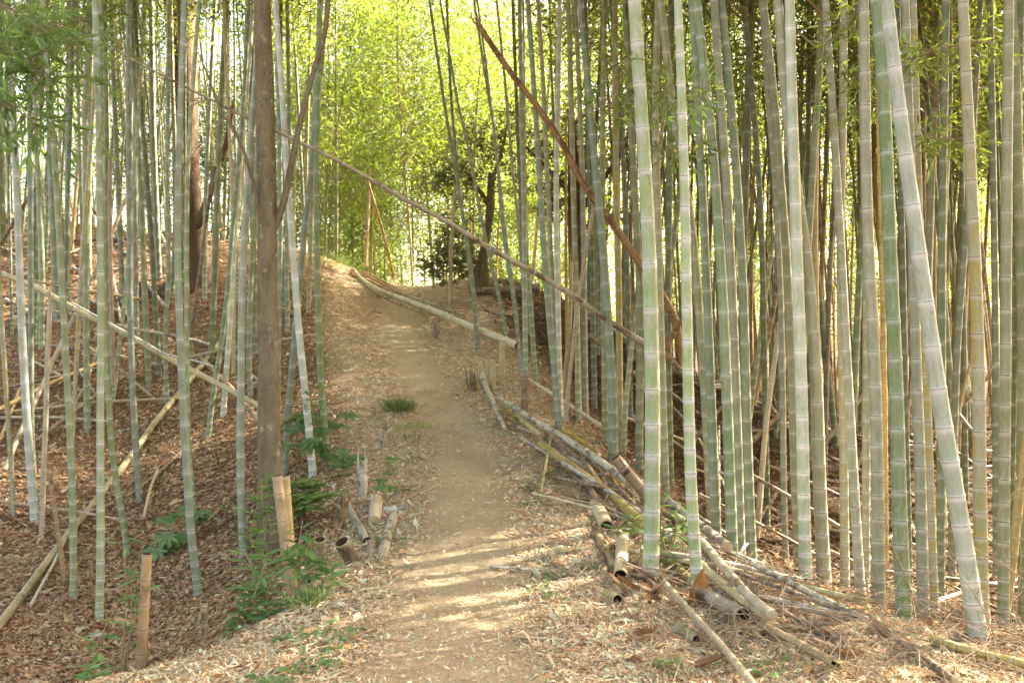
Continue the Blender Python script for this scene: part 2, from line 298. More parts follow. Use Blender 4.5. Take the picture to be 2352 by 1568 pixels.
def smooth_line(P, n=60, it=6):
    P = np.asarray(P, float); d = np.r_[0, np.cumsum(np.linalg.norm(np.diff(P, axis=0), axis=1))]
    Q_, _ = resample(P, np.linspace(0, d[-1], n))
    for _ in range(it): Q_[1:-1] = .25 * Q_[:-2] + .5 * Q_[1:-1] + .25 * Q_[2:]
    return Q_
def cane_geo(P, r0, r1, ratio0, ratio1, sides=14, rows=5, tip=None, seed=0, r_at=None):
    """segmented cane along P. ratio*: internode length / diameter at the foot and further up"""
    rr = np.random.default_rng(seed); P = np.asarray(P, float); L = np.linalg.norm(np.diff(P, axis=0), axis=1).sum()
    rad = r_at if r_at else (lambda s: r0 + (r1 - r0) * s / L)
    nodes, s = [], 0.
    while s < L:
        d = 2 * rad(s); k = smoothstep(0., 2.2, np.array(s)); ln = d * (ratio0 + (ratio1 - ratio0) * float(k)) * rr.uniform(.93, 1.07) * (.42 + .58 * float(smoothstep(0., .38, np.array(s))) if ratio0 < 1.9 and rows != 3 else 1)
        nodes.append((s, min(s + max(ln, .03), L))); s += max(ln, .03)
    ts = {5: ((0, 1.05), (.035, 1.0), (.5, .99), (.955, 1.0), (.988, 1.06)), 3: ((0, 1.03), (.5, .99), (.985, 1.04)), 7: ((0, 1.05), (.02, 1.03), (.05, 1.0), (.5, .985), (.94, 1.0), (.975, 1.05), (.995, 1.06))}[rows]
    ss, sg, mul, il = [], [], [], []
    for a, b_ in nodes:
        for t, m in ts: ss.append(a + (b_ - a) * t); sg.append(t); mul.append(m); il.append(b_ - a)
    ss = np.array(ss); Pp, _ = resample(P, ss)
    R_ = np.array([rad(x) for x in ss]) * np.array(mul) * (1 + .16 * np.exp(-ss / .10) * (ratio0 < 1.9))
    v, q, a = sweep(Pp, R_, sides, np.array(sg), None, np.array(il)); return v, q, a, Pp, R_, [n[0] for n in nodes]

# ------------------------------------------------------------------ leaves
def leaf_geo(C, D, N, L, Wd, curl=0., wide=.45, tone=None, col=None, six=False):
    """rhombic leaves (or six-cornered lances) centred at C along D with face normal N"""
    C, D, N = (np.asarray(x, float) for x in (C, D, N)); n = len(C)
    D = D / (np.linalg.norm(D, axis=1)[:, None] + 1e-9); Sd = np.cross(D, N); Sd /= np.linalg.norm(Sd, axis=1)[:, None] + 1e-9; N = np.cross(Sd, D)
    L = np.broadcast_to(L, n)[:, None]; Wd = np.broadcast_to(Wd, n)[:, None]; curl = np.broadcast_to(curl, n)[:, None]
    a = C - D * L / 2; t = C + D * L / 2 - N * curl * L * .4
    if not six:
        m = C + D * L * (wide - .5)
        Vv = np.stack([a, m + Sd * Wd / 2 + N * curl * L * .3, t, m - Sd * Wd / 2 + N * curl * L * .3], 1); k = 4
        q = np.arange(n)[:, None] * 4 + np.arange(4)[None]
    else:
        m1 = C - D * L * .2 + N * curl * L * .22; m2 = C + D * L * .15 + N * curl * L * .15; w = Wd / 2
        Vv = np.stack([a, m1 + Sd * w, m1 - N * w * .3, m1 - Sd * w, m2 + Sd * w * .85, m2 - N * w * .25, m2 - Sd * w * .85, t], 1); k = 8
        f = np.array([[0, 1, 2, 0], [0, 2, 3, 0], [1, 4, 5, 2], [2, 5, 6, 3], [4, 7, 5, 4], [5, 7, 6, 5]])
        f3 = np.array([[0, 2, 1], [0, 3, 2], [4, 5, 7], [5, 6, 7]]); f4 = np.array([[1, 2, 5, 4], [2, 3, 6, 5]])
        base = np.arange(n)[:, None, None] * 8
        q = [(base + f4).reshape(-1, 4), (base + f3).reshape(-1, 3)]
    at_ = {}
    if tone is not None: at_['tone'] = ('FLOAT', 'POINT', np.repeat(np.broadcast_to(tone, n), k))
    if col is not None: at_['col'] = ('FLOAT_COLOR', 'POINT', np.repeat(np.c_[col, np.ones(n)], k, 0))
    return Vv.reshape(-1, 3), q, at_
def rand_dirs(n, r, flat=1.0):
    d = r.normal(size=(n, 3)); d[:, 2] *= flat; return d / np.linalg.norm(d, axis=1)[:, None]

def crown_mesh(name, seed, height, rad, nclump, per, leaf=(.11, .17), mat='leaf', low=False):
    """bamboo crown about the axis z: drooping side branches carrying sprays of narrow leaves"""
    r = np.random.default_rng(seed)
    na = nclump // 6 + 1; pick = r.integers(0, na, nclump); h = np.clip((r.uniform(0, 1, na) ** (.9 if low else .8))[pick] + r.normal(size=nclump) * .03, 0, 1); ang = r.uniform(0, 2 * np.pi, na)[pick] + r.normal(size=nclump) * .28
    env = np.sin(np.pi * np.clip(h * .86 + .10, 0, 1)) ** .7
    out = rad * env * np.clip(np.sqrt(r.uniform(.06, 1, na))[pick] + r.normal(size=nclump) * .14, .05, 1.15)
    cx = np.c_[np.cos(ang) * out, np.sin(ang) * out, h * height + out * r.uniform(-.35, .45, nclump)]
    sp = .22 * rad / 1.2 + .06
    C = np.repeat(cx, per, 0) + r.normal(size=(nclump * per, 3)) * (sp, sp, sp * .65)
    D = np.c_[r.normal(size=(len(C), 2)), r.normal(-.55, .55, len(C))]; N = rand_dirs(len(C), r, 1.6)
    L = r.uniform(*leaf, len(C)); tone = np.repeat((r.uniform(.55, 1.35, na))[pick] * r.uniform(.85, 1.15, nclump), per) * r.uniform(.8, 1.2, len(C))
    v, q, a = leaf_geo(C, D, N, L, L * r.uniform(.15, .24, len(C)), .1, tone=tone)
    tw = []
    for i in range(0, nclump, 3):
        p0 = np.array([0, 0, max(0, cx[i, 2] - out[i] * .5)]); p1 = cx[i]; mid = (p0 + p1) / 2 + (0, 0, .12 * out[i])
        tw.append(sweep(np.array([p0, mid, p1]), [.012, .007, .003], 3))
    parts = [(x[0], x[1], {**x[2], 'tone': ('FLOAT', 'POINT', np.ones(len(x[0])))}, 1) for x in tw]
    z = lambda m: {'uvw': ('FLOAT_VECTOR', 'POINT', np.zeros((m, 3))), 'run': ('FLOAT', 'POINT', np.zeros(m)), 'seg': ('FLOAT', 'POINT', np.zeros(m)), 'ilen': ('FLOAT', 'POINT', np.zeros(m))}
    Vv, Q, A_, mi = join([(v, q, {**z(len(v)), **a}, 0)] + parts)
    return mk_mesh(name, Vv, Q, A_, False, [M[mat], M['twig']], mi)
CROWN = [crown_mesh('crown', 11 + i, 5.5, 1.3, 120, 24) for i in range(3)]
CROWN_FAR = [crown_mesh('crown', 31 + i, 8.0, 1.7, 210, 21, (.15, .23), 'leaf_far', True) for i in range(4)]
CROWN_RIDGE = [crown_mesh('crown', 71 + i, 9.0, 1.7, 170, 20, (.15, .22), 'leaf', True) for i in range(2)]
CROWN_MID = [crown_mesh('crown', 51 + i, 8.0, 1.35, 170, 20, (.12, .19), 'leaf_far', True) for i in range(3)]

NCULM = [0]
def bamboo(label, mat, P, r_base, r_top, height, group, lod=0, crown=None, crown_at=.55, cscale=1.0, ratios=(1.5, 4.0), cat='bamboo'):
    """one standing bamboo: an Empty at its foot > culm, crown. P: 3-D line of the photographed stretch from the foot up; it is carried on to HEIGHT"""
    NCULM[0] += 1; k = NCULM[0]; rr = random.Random(k * 7 + 1)
    P = [np.asarray(p, float) for p in P]; d = P[-1] - P[max(0, len(P) - 3)]; d = d / max(d[2], .2)
    if height > P[-1][2] - P[0][2]:
        n, top, rem = 7, P[-1].copy(), P[0][2] + height - P[-1][2]; nod = np.array([rr.uniform(-1, 1), rr.uniform(-1, 1), 0]) * .06 * height
        for i in range(1, n + 1):
            t = i / n; P.append(top + np.array([d[0] * rem * t * (1 - .25 * t), d[1] * rem * t * (1 - .25 * t), rem * (t - .06 * t * t)]) + nod * t * t)
    P = np.array(P); L = np.linalg.norm(np.diff(P, axis=0), axis=1).sum()
    vis = np.linalg.norm(np.diff(P[:max(2, len(P) - 7)], axis=0), axis=1).sum()
    def rad(s):
        s0 = vis if height else L
        if s <= s0 or s0 >= L - .1: return r_base + (r_top - r_base) * min(1, s / max(s0, .1))
        return max(.004, r_top * (1 - .85 * (s - s0) / (L - s0)))
    base = P[0].copy(); Ps = smooth_line(P, 90, 10) - base
    if lod == 0: sides, rows = 20, 7
    elif lod == 1: sides, rows = 14, 5
    else: sides, rows = 8, 3
    v, q, a, Pp, R_, nodes = cane_geo(Ps, r_base, r_top, ratios[0], ratios[1], sides, rows, seed=k, r_at=rad)
    o = empty('bamboo', base, label, cat, group)
    mk_obj('culm', mk_mesh('culm', v, q, a, True, [M[mat]]), o)
    if crown:
        i0 = int(len(Ps) * crown_at); c = mk_obj('crown', crown[k % len(crown)], o, tuple(Ps[i0]))
        tp = Ps[-1] - Ps[i0]; s = cscale * rr.uniform(.85, 1.15); c.scale = (s, s, s)
        c.rotation_euler = Vector((tp[0], tp[1], max(tp[2], .5))).to_track_quat('Z', 'Y').to_euler(); c.rotation_euler.rotate_axis('Z', rr.uniform(0, 6.28))
    return o, Ps + base
def pixline(pts, Y, dy=0.):
    n = len(pts); return [at(x, y, Y + dy * i / max(1, n - 1)) for i, (x, y) in enumerate(pts)]
def stand(label, mat, pts, w0, w1, Y=None, height=10.5, lod=1, lean=0., ratios=(1.25, 2.7), crown=True, group=None):
    """a bamboo read off the photograph: PTS from foot to top in frame units, widths w0 (foot) and w1 (top), Y its distance (None: where the foot meets the ground)"""
    if Y is None:
        g = ground(*pts[0]); Y = g[1]
    P = pixline(pts, Y, lean); p = P[0]; z = float(H(p[0], p[1])) - .08
    if p[2] > z + .05:
        P = [np.array([p[0], p[1], z])] + P if p[2] - z > .12 else [np.array([p[0], p[1], z])] + P[1:]
    else: P[0] = np.array([p[0], p[1], z])
    P = [P[0]] + [x for x in P[1:] if x[2] > P[0][2] + .05]
    hgt = max(height, P[-1][2] - P[0][2] + 2.0)
    return bamboo(label, mat, P, w0 / 2 / F * Y, w1 / 2 / F * (Y + lean), hgt, group, lod, CROWN if crown else None, .62, 1., ratios)

RT = (1.4, 3.25); LT = (1.8, 4.2)
RIGHT = [ # label, material, points (foot -> top), width foot, width top, distance, lod
 ("thickest pale waxy bamboo, foremost at the path edge beside the fallen canes", 'pale', [(1494,1318),(1497,1200),(1500,1000),(1497,800),(1491,560),(1483,400),(1470,220),(1461,60),(1457,0)], 38,29, 5.55,0),
 ("second pale waxy bamboo, slimmer, a brown sheath hugging its foot", 'pale', [(1606,1385),(1597,1290),(1585,1100),(1581,900),(1577,680),(1574,480),(1567,240),(1556,0)], 29,19, 5.2,0),
 ("strongly leaning waxy bamboo with pinkish rings, tilting across its straight neighbours", 'white', [(2252,1490),(2236,1371),(2213,1243),(2189,1091),(2163,961),(2136,763),(2110,580),(2094,461),(2066,264),(2051,132),(2036,0)], 42,29, 4.45,0),
 ("bright grey-white straight bamboo in front of the close pair of the grove", 'white', [(1852,1395),(1846,1148),(1843,961),(1837,760),(1830,560),(1822,330),(1818,200),(1814,0)], 29,23, 6.6,0),
 ("stout pale green bamboo just beside the grey-white straight one, foot behind the split cane", 'grey', [(1895,1392),(1883,1148),(1876,895),(1870,763),(1852,580),(1830,440),(1805,250),(1787,0)], 32,22, 6.7,0),
 ("olive bamboo half hidden behind the grey-white straight one, leaning towards the path", 'olive', [(1836,1380),(1828,1148),(1817,830),(1808,600),(1789,362),(1779,230),(1764,100),(1752,0)], 21,18, 7.6,1),
 ("thick mottled bamboo with a pale vertical seam, foot at the littered bank", 'green', [(2078,1445),(2064,1148),(2061,961),(2056,830),(2043,560),(2037,362),(2031,198),(2011,0)], 36,26, 5.0,0),
 ("light banded bamboo with pink rings left of the seamed mottled one", 'grey', [(2018,1400),(2016,1148),(2012,928),(2006,760),(1994,560),(1989,400),(1988,264),(1985,0)], 31,21, 5.9,0),
 ("greyish speckled bamboo between the seamed mottled one and the leaning waxy one", 'grey', [(2122,1460),(2115,1148),(2110,961),(2103,830),(2098,600),(2092,400),(2085,198),(2079,0)], 27,19, 5.4,0),
 ("yellowish bamboo close behind the greyish speckled one", 'lemon', [(2147,1465),(2136,1148),(2130,928),(2123,796),(2113,560),(2106,300),(2101,100),(2098,0)], 22,14, 6.0,1),
 ("yellow-stained bamboo with dark rings and a sunlit edge behind the leaning waxy one", 'lemon', [(2257,1485),(2250,1148),(2249,928),(2247,796),(2240,600),(2232,440),(2224,300),(2218,150),(2211,0)], 32,23, 4.9,0),
 ("straight greyish bamboo with a bright sunlit edge near the frame's side", 'grey', [(2304,1500),(2306,1148),(2309,895),(2311,632),(2312,400),(2315,200),(2317,0)], 26,22, 5.2,0),
 ("dark green bamboo with white rings behind the straight greyish one", 'dark', [(2318,1430),(2320,1148),(2329,820),(2333,600),(2338,400),(2342,100),(2344,0)], 18,16, 6.6,1),
 ("pale bamboo curving gently towards the path just behind the two foremost waxy ones", 'green', [(1684,1330),(1669,897),(1663,730),(1653,560),(1642,402),(1632,270),(1618,180),(1600,0)], 26,20, 6.6,0),
 ("brownish olive bamboo with many rings, middle of three close stems", 'olive', [(1702,1335),(1690,897),(1682,680),(1672,460),(1665,350),(1652,200),(1640,0)], 24,18, 7.0,1),
 ("rightmost of three close stems, greener below, sunlit along one edge", 'green', [(1729,1350),(1716,1000),(1709,700),(1697,460),(1686,330),(1674,170),(1656,0)], 22,18, 7.2,1),
 ("green stem rising between the second waxy bamboo and three close stems", 'green', [(1648,1270),(1633,897),(1623,633),(1613,430),(1604,250),(1598,130),(1588,0)], 23,16, 7.4,1),
 ("dull green bamboo partly covered by the second waxy one", 'olive', [(1637,1258),(1620,919),(1610,765),(1594,550),(1572,400),(1556,330),(1538,190),(1518,0)], 21,17, 8.0,1),
 ("bare light bamboo with dark joints passing behind the thickest waxy one", 'grey', [(1530,1140),(1522,900),(1516,700),(1512,520),(1508,400),(1504,250),(1512,0)], 18,16, 8.8,1),
 ("mossy green bamboo in front of the rust-brown split cane", 'green', [(1409,1062),(1408,897),(1400,790),(1390,640),(1379,500),(1366,380),(1349,170),(1332,0)], 23,14, None,0),
 ("slim green waxy-ringed bamboo whose foot stands by the ash-grey fallen pole", 'green', [(1284,992),(1281,920),(1275,865),(1262,735),(1248,560),(1239,402),(1229,240),(1212,0)], 17,11, None,1),
 ("pale straight bamboo second from the slim waxy-ringed one", 'grey', [(1279,960),(1275,800),(1267,650),(1261,500),(1256,380),(1246,160),(1236,0)], 14,10, 10.6,1),
 ("pale bamboo with dark joints leaning a little away from the path", 'white', [(1288,955),(1284,850),(1281,700),(1277,470),(1279,300),(1283,130),(1286,0)], 15,11, 10.6,1),
 ("grey bamboo with closely set joints behind the tan leaning cane", 'grey', [(1330,965),(1328,900),(1325,700),(1318,480),(1312,250),(1306,0)], 15,12, 10.8,1),
 ("spotted straight bamboo standing right behind the mossy green one", 'lemon', [(1425,1000),(1423,897),(1421,650),(1415,430),(1413,200),(1412,0)], 17,13, 10.2,1),
 ("dark narrow bamboo beside the spotted straight one", 'dark', [(1448,940),(1445,765),(1440,600),(1434,400),(1420,200),(1404,0)], 13,10, 11.6,1),
 ("slender bamboo tilting away from the thickest waxy one near its foot", 'grey', [(1432,1010),(1440,880),(1452,781),(1473,650),(1490,520),(1508,400)], 13,10, 9.8,1),
 ("squat-ringed bamboo hidden partly by the thickest waxy one", 'olive', [(1468,1065),(1469,919),(1472,700),(1462,520),(1450,300),(1436,0)], 19,14, 9.4,1),
 ("leaning bamboo crossing between the two foremost waxy ones", 'olive', [(1506,1020),(1518,830),(1531,665),(1557,484),(1575,350)], 13,11, 9.9,1),
 ("dull straight bamboo filling the gap between the two foremost waxy ones", 'dark', [(1540,1090),(1536,900),(1534,700),(1537,460),(1540,200),(1541,0)], 17,13, 9.4,1),
 ("medium grey bamboo left of the mossy green one", 'grey', [(1345,955),(1343,863),(1341,600),(1338,402),(1330,200),(1322,0)], 16,10, 11.0,1),
 ("thin dark bamboo touching the medium grey one", 'dark', [(1366,935),(1364,830),(1359,560),(1354,330),(1345,0)], 13,9, 11.6,1),
 ("shaded bamboo standing immediately right of the mossy green one at its foot", 'olive', [(1391,1015),(1389,919),(1386,700),(1383,480),(1385,200),(1389,0)], 15,12, 9.9,1),
 ("slim ringed bamboo in a pair above the brown stake", 'blue', [(1206,930),(1208,860),(1205,700),(1204,500),(1199,280),(1194,0)], 13,11, 11.6,1),
 ("twin of the slim ringed bamboo, standing just behind it", 'blue', [(1232,925),(1226,820),(1218,680),(1206,560),(1203,300),(1201,0)], 12,9, 12.2,1),
 ("narrow bamboo between the grey sunlit and the grey-white straight stems", 'grey', [(1806,1340),(1800,1148),(1797,830),(1792,632),(1780,420),(1764,230)], 15,12, 8.2,1),
 ("scarred bamboo with a bored brown hole halfway up", 'grey', [(1978,1385),(1963,1148),(1955,994),(1945,830),(1935,632),(1924,440),(1916,297),(1908,190),(1896,0)], 23,16, 6.6,0),
 ("lichen-mottled bamboo close beside the scarred one", 'lemon', [(1941,1375),(1939,1148),(1937,930),(1932,740),(1930,520),(1936,300),(1938,0)], 21,17, 7.0,1),
 ("shadowed bamboo tilting from behind the scarred one", 'dark', [(1955,1010),(1962,900),(1966,800),(1974,632),(1985,400),(1996,200)], 18,13, 9.5,1),
 ("pale bamboo just left of the banded one with pink rings", 'grey', [(1988,1390),(1989,1148),(1990,862),(1990,600),(1984,400),(1980,200),(1976,0)], 19,15, 7.2,1),
 ("thin tan bamboo between the banded and the seamed mottled ones", 'tan', [(2036,1400),(2034,1148),(2032,928),(2028,700),(2024,500),(2016,200),(2013,0)], 13,11, 7.4,1),
 ("dark green bamboo behind the seamed mottled one", 'dark', [(2088,1420),(2085,1148),(2079,961),(2074,632),(2068,400),(2060,0)], 16,13, 7.6,1),
 ("dark bamboo with a sunlit edge behind the top of the leaning waxy one", 'dark', [(2160,1440),(2161,1148),(2163,800),(2163,560),(2168,300),(2173,0)], 20,16, 7.0,1),
 ("grey-brown bamboo tilting against the lean of the waxy one", 'olive', [(2186,1350),(2189,1100),(2196,830),(2205,700),(2217,560),(2228,400),(2238,250)], 18,13, 7.8,1),
 ("broad brownish bamboo shaded at the frame's edge", 'olive', [(2350,1450),(2350,1100),(2348,700),(2336,300),(2328,0)], 22,22, 6.4,1),
 ("dim grey bamboo behind the yellow-stained one", 'dark', [(2290,1420),(2288,1100),(2287,800),(2283,500),(2278,200),(2274,0)], 17,13, 7.8,1),
 ("light narrow bamboo seen above the scarred one", 'tan', [(1880,1250),(1878,900),(1874,640),(1872,520),(1876,300),(1884,0)], 14,11, 9.0,1),
 ("dim bamboo between the three close stems and the grey sunlit one", 'dark', [(1762,1240),(1757,900),(1752,600),(1742,380),(1722,150),(1708,0)], 15,12, 9.2,1),
]
for lb, mt, pts, w0, w1, Y, lod in RIGHT: stand(lb, mt, pts, w0, w1, Y, 10.8 + random.uniform(-.8, 1.2), lod, random.uniform(-.2, .5), RT, group='green bamboos of the grove beside the path' if mt != 'tan' else 'dry tan bamboos')
MID = [
 ("dark double-stemmed looking bamboo leaning up over the path from beside the fallen trunk", 'blue', [(1098,803),(1095,765),(1084,633),(1069,534),(1049,402),(1036,330),(1019,231),(1003,115),(986,0)], 12,6,None,1),
 ("slim bamboo rising close behind the dark leaning one, parallel to it", 'blue', [(1092,730),(1080,620),(1065,517),(1048,360),(1036,231),(1026,0)], 9,6,16.2,1),
 ("slim leaning bamboo at the mound, third from the crest of the path", 'blue', [(1163,778),(1148,682),(1118,567),(1102,484),(1075,330),(1049,231),(1036,140)], 10,6,None,1),
 ("thin bamboo in front of the tree stump on the mound", 'blue', [(1185,715),(1165,600),(1151,495),(1141,330),(1118,198),(1089,0)], 9,6,15.6,1),
 ("thin pale bamboo crossing the broken leaning cane above the mound", 'grey', [(1205,690),(1191,517),(1178,396),(1161,198),(1141,0)], 9,6,16,1),
 ("thin bamboo below the broken cane, near the two tan stakes", 'blue', [(1198,885),(1194,831),(1184,700),(1164,567),(1150,440),(1135,300)], 9,7,12.6,1),
 ("dark straight thin bamboo at the edge of the grove by the mound", 'dark', [(1212,760),(1202,600),(1190,330),(1182,120),(1178,0)], 10,8,15,1),
]
for lb, mt, pts, w0, w1, Y, lod in MID: stand(lb, mt, pts, w0, w1, Y, 10.5, lod, .4, LT, group='slim bamboos by the mound')
LEFT = [
 ("bluish bamboo with white rings, foot on the brown slope, bent foot turned to the post", 'white', [(82,1204),(78,1150),(66,1033),(62,976),(53,822),(46,657),(41,459),(33,330),(22,100),(18,0)], 19,14,None,0),
 ("thin bamboo half hidden by the white-ringed one", 'blue', [(78,1120),(71,976),(71,780),(70,459),(69,132),(66,0)], 13,12,9.6,1),
 ("bamboo with a sunlit patch beside the thin one at the slope's far side", 'blue', [(95,800),(97,620),(90,459),(79,130),(74,0)], 14,12,None,1),
 ("thick bluish bamboo high on the slope between two sunlit ones", 'blue', [(132,738),(125,620),(119,459),(109,165),(100,0)], 15,12,None,1),
 ("long straight bamboo whose mossy foot stands right of the leaning brown stake", 'blue', [(169,1380),(169,1238),(164,1033),(160,976),(148,756),(142,624),(132,459),(122,297),(108,160),(98,0)], 17,12,None,0),
 ("bamboo lit by one bright patch of sun on the upper slope", 'white', [(158,722),(157,690),(155,459),(158,130),(159,0)], 13,11,None,1),
 ("thin stained bamboo tilting between two straight ones", 'lemon', [(164,1015),(168,976),(178,789),(185,624),(198,459),(214,250),(222,60)], 10,8,None,1),
 ("green bamboo standing behind the tilting stained one", 'blue', [(201,990),(200,976),(198,760),(198,560),(195,297),(205,0)], 15,12,None,1),
 ("stoutest straight blue-green bamboo of the slope, white dust at its foot", 'blue', [(227,1428),(230,1385),(232,1270),(230,1033),(231,900),(232,657),(229,459),(227,264),(218,0)], 19,13,None,0),
 ("bamboo with a curved foot just right of the stoutest straight one", 'green', [(297,1268),(290,1221),(269,1136),(257,1033),(248,900),(241,739),(234,480),(232,200)], 15,10,None,0),
 ("green thin bamboo leaning to meet the orange dead one", 'green', [(257,930),(266,860),(287,690),(297,560),(310,380)], 10,8,None,1),
 ("straight bamboo with a lichen-white foot above the star-leaved plant", 'blue', [(322,1152),(313,1033),(308,976),(302,820),(298,690),(297,459),(295,130),(297,0)], 15,12,None,1),
 ("thin bamboo just right of the lichen-footed one, standing higher up the slope", 'blue', [(343,896),(333,690),(325,459),(317,297),(307,165),(300,0)], 14,11,None,1),
 ("dim bamboo behind the lichen-footed one", 'olive', [(314,775),(313,700),(310,459),(312,200),(314,0)], 12,10,None,1),
 ("grey bamboo whose foot stands high on the slope before the dark trunk", 'blue', [(366,640),(362,560),(358,459),(352,300),(347,0)], 14,12,None,1),
 ("narrow greenish bamboo swaying in front of the slope, sunlit near the ground", 'green', [(384,930),(381,860),(379,780),(388,624),(384,459),(386,200),(388,0)], 11,9,None,1),
 ("thick bamboo with a yellow bent foot in the middle of the slope", 'blue', [(460,1368),(452,1330),(443,1280),(435,1204),(428,1033),(422,976),(412,723),(407,590),(409,459),(412,297),(424,0)], 20,12,None,0),
 ("slimmer companion right behind the bent-footed thick bamboo", 'blue', [(452,1280),(446,1204),(434,1040),(430,900),(429,700),(429,459),(432,363),(442,200),(458,0)], 12,9,8.2,1),
 ("dark green bamboo high on the slope left of the leaning pair", 'blue', [(484,832),(486,800),(494,600),(498,459),(510,200),(520,0)], 15,12,None,1),
 ("first of the leaning pair, green, foot left of the yellow fallen pole's crossing", 'green', [(476,1006),(486,930),(498,855),(518,723),(534,525),(548,380),(562,200),(572,0)], 13,9,None,1),
 ("second of the leaning pair, sunlit down its side", 'white', [(512,955),(516,900),(528,756),(541,525),(552,380),(572,150),(580,0)], 13,10,None,1),
 ("pale blue bamboo left of the brown tree trunk, foot among glossy shrubs", 'blue', [(561,1280),(555,1204),(551,1033),(552,976),(554,789),(557,624),(566,470),(576,310),(588,165),(600,0)], 19,13,None,0),
 ("yellowish bamboo close to the brown tree trunk", 'green', [(577,910),(570,830),(574,690),(584,492),(594,300),(604,100)], 13,10,None,1),
 ("straight narrow bamboo showing just right of the brown tree trunk", 'blue', [(637,1040),(638,920),(640,746),(642,666),(645,517),(640,200),(634,0)], 13,10,9.6,1),
 ("leaning bamboo behind the white one, foot behind the star-leaved shrub", 'blue', [(655,1082),(653,1075),(661,960),(668,878),(680,746),(696,567),(706,468),(716,402),(727,200),(737,0)], 16,12,8.9,1),
 ("whitest bamboo beside the brown tree trunk, leaning slightly to it", 'white', [(721,1115),(719,1108),(709,977),(699,878),(690,798),(681,699),(670,530),(661,430),(653,297),(645,165),(632,0)], 18,12,8.4,0),
 ("green straight bamboo at the slope's edge nearest the path", 'green', [(754,1085),(752,1076),(746,977),(736,878),(732,746),(729,600),(726,402),(729,200),(735,0)], 16,12,8.6,0),
 ("thin bamboo high on the bank behind the green straight one", 'grey', [(708,718),(709,690),(712,600),(718,402),(735,200),(752,0)], 10,8,None,1),
 ("slim bamboo on the bank between trunk and white bamboo", 'blue', [(660,690),(658,600),(660,460),(664,250),(660,0)], 11,9,14,1),
 ("weathered grey bamboo at the edge of the slope, thin and spotted", 'lemon', [(33,1185),(24,1033),(14,900),(5,760),(-4,600),(-8,300),(-8,0)], 11,10,None,1),
 ("thick shaded bamboo at the frame's edge high on the slope", 'dark', [(4,560),(2,400),(-2,200),(-4,0)], 18,16,19,1),
 ("dark slim bamboo left of the stoutest one, high on the slope", 'olive', [(205,640),(204,500),(207,300),(212,0)], 12,10,None,1),
 ("twin-jointed bamboo leaning away high behind the orange dead one", 'blue', [(283,700),(278,600),(272,459),(262,200),(255,0)], 12,10,None,1),
 ("shaded bamboo in front of the dark trunk's foot", 'olive', [(395,720),(400,600),(405,420),(396,200),(392,0)], 11,9,16,1),
 ("grey bamboo between dark trunk and leaning pair, high on the slope", 'blue', [(470,690),(470,560),(474,400),(484,200),(494,0)], 11,9,None,1),
]
for lb, mt, pts, w0, w1, Y, lod in LEFT: stand(lb, mt, pts, w0, w1, Y, 10.5 + random.uniform(-1, 1), lod, random.uniform(-.1, .5), LT, group='blue-green bamboos of the brown slope')

# bamboos standing in depth, beyond those that can be told apart: rows behind, thicket beyond the crest, far sides
def filler(n, xr, yr, mats, lod, crown, c_at, cs, rad, hgt, label, group, seed, ok=None, lean=(0, 0), mind=.45):
    r = np.random.default_rng(seed); pts = []; t = 0
    while len(pts) < n and t < 20000:
        t += 1; y = r.uniform(*yr); x = r.uniform(*xr)
        if ok and not ok(x, y): continue
        if any((x - a) ** 2 + (y - b_) ** 2 < mind ** 2 for a, b_ in pts): continue
        pts.append((x, y))
    for x, y in pts:
        z = float(H(x, y)) - .1; h = hgt * r.uniform(.8, 1.2); l = r.normal(size=2) * .035 + lean
        P = [np.array([x, y, z])]; b_ = r.normal(size=2) * .012
        for s in (1.5, 3, 5): P.append(np.array([x + l[0] * s + b_[0] * s * s * .4, y + l[1] * s + b_[1] * s * s * .4, z + s]))
        ra = rad * r.uniform(.7, 1.25); m_ = mats[r.integers(len(mats))]
        bamboo(label(px_of(x, y)) if callable(label) else label, m_, P, ra, ra * .85, h, group, lod, crown, c_at, cs)
def px_of(x, y): return 1176 + x / y * F
filler(60, (1.0, 11), (9.0, 23), ['olive', 'dark', 'dark', 'olive', 'tan', 'brown', 'dark'], 2, CROWN, .55, 1.15, .042, 11, "dim slender bamboo standing in the shaded rows behind the foremost grove",
       'shaded rows of the grove', 5, lambda x, y: 1225 < px_of(x, y) < 2420, (-.01, 0))  # darker cane colours stand in for the shade inside the grove
filler(38, (-13, -2.6), (12.5, 22), ['blue', 'dark', 'olive', 'dark', 'tan'], 2, CROWN_MID, .5, .9, .036, 11, "slim bamboo in the upper rows of the brown slope", 'upper rows of the slope', 6,
       lambda x, y: -60 < px_of(x, y) < 770 and x < np.interp(y, PATH[:, 0], PATH[:, 1]) - 1.9)  # shade of the upper rows deepened by darker cane colours
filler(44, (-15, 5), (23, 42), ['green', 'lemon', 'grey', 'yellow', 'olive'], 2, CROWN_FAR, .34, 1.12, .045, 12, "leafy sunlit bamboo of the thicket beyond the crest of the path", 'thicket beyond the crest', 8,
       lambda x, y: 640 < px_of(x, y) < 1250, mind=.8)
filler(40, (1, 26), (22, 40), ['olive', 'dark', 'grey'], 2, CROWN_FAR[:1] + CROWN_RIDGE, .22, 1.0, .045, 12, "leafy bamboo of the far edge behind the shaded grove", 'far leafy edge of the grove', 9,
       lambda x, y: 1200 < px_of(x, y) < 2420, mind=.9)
filler(20, (-26, -6), (22, 34), ['olive', 'blue', 'grey'], 2, CROWN_RIDGE, .25, .9, .04, 11, "leafy bamboo behind the ridge of the slope", 'leafy bamboos behind the ridge', 10,
       lambda x, y: 60 < px_of(x, y) < 660, mind=.9)
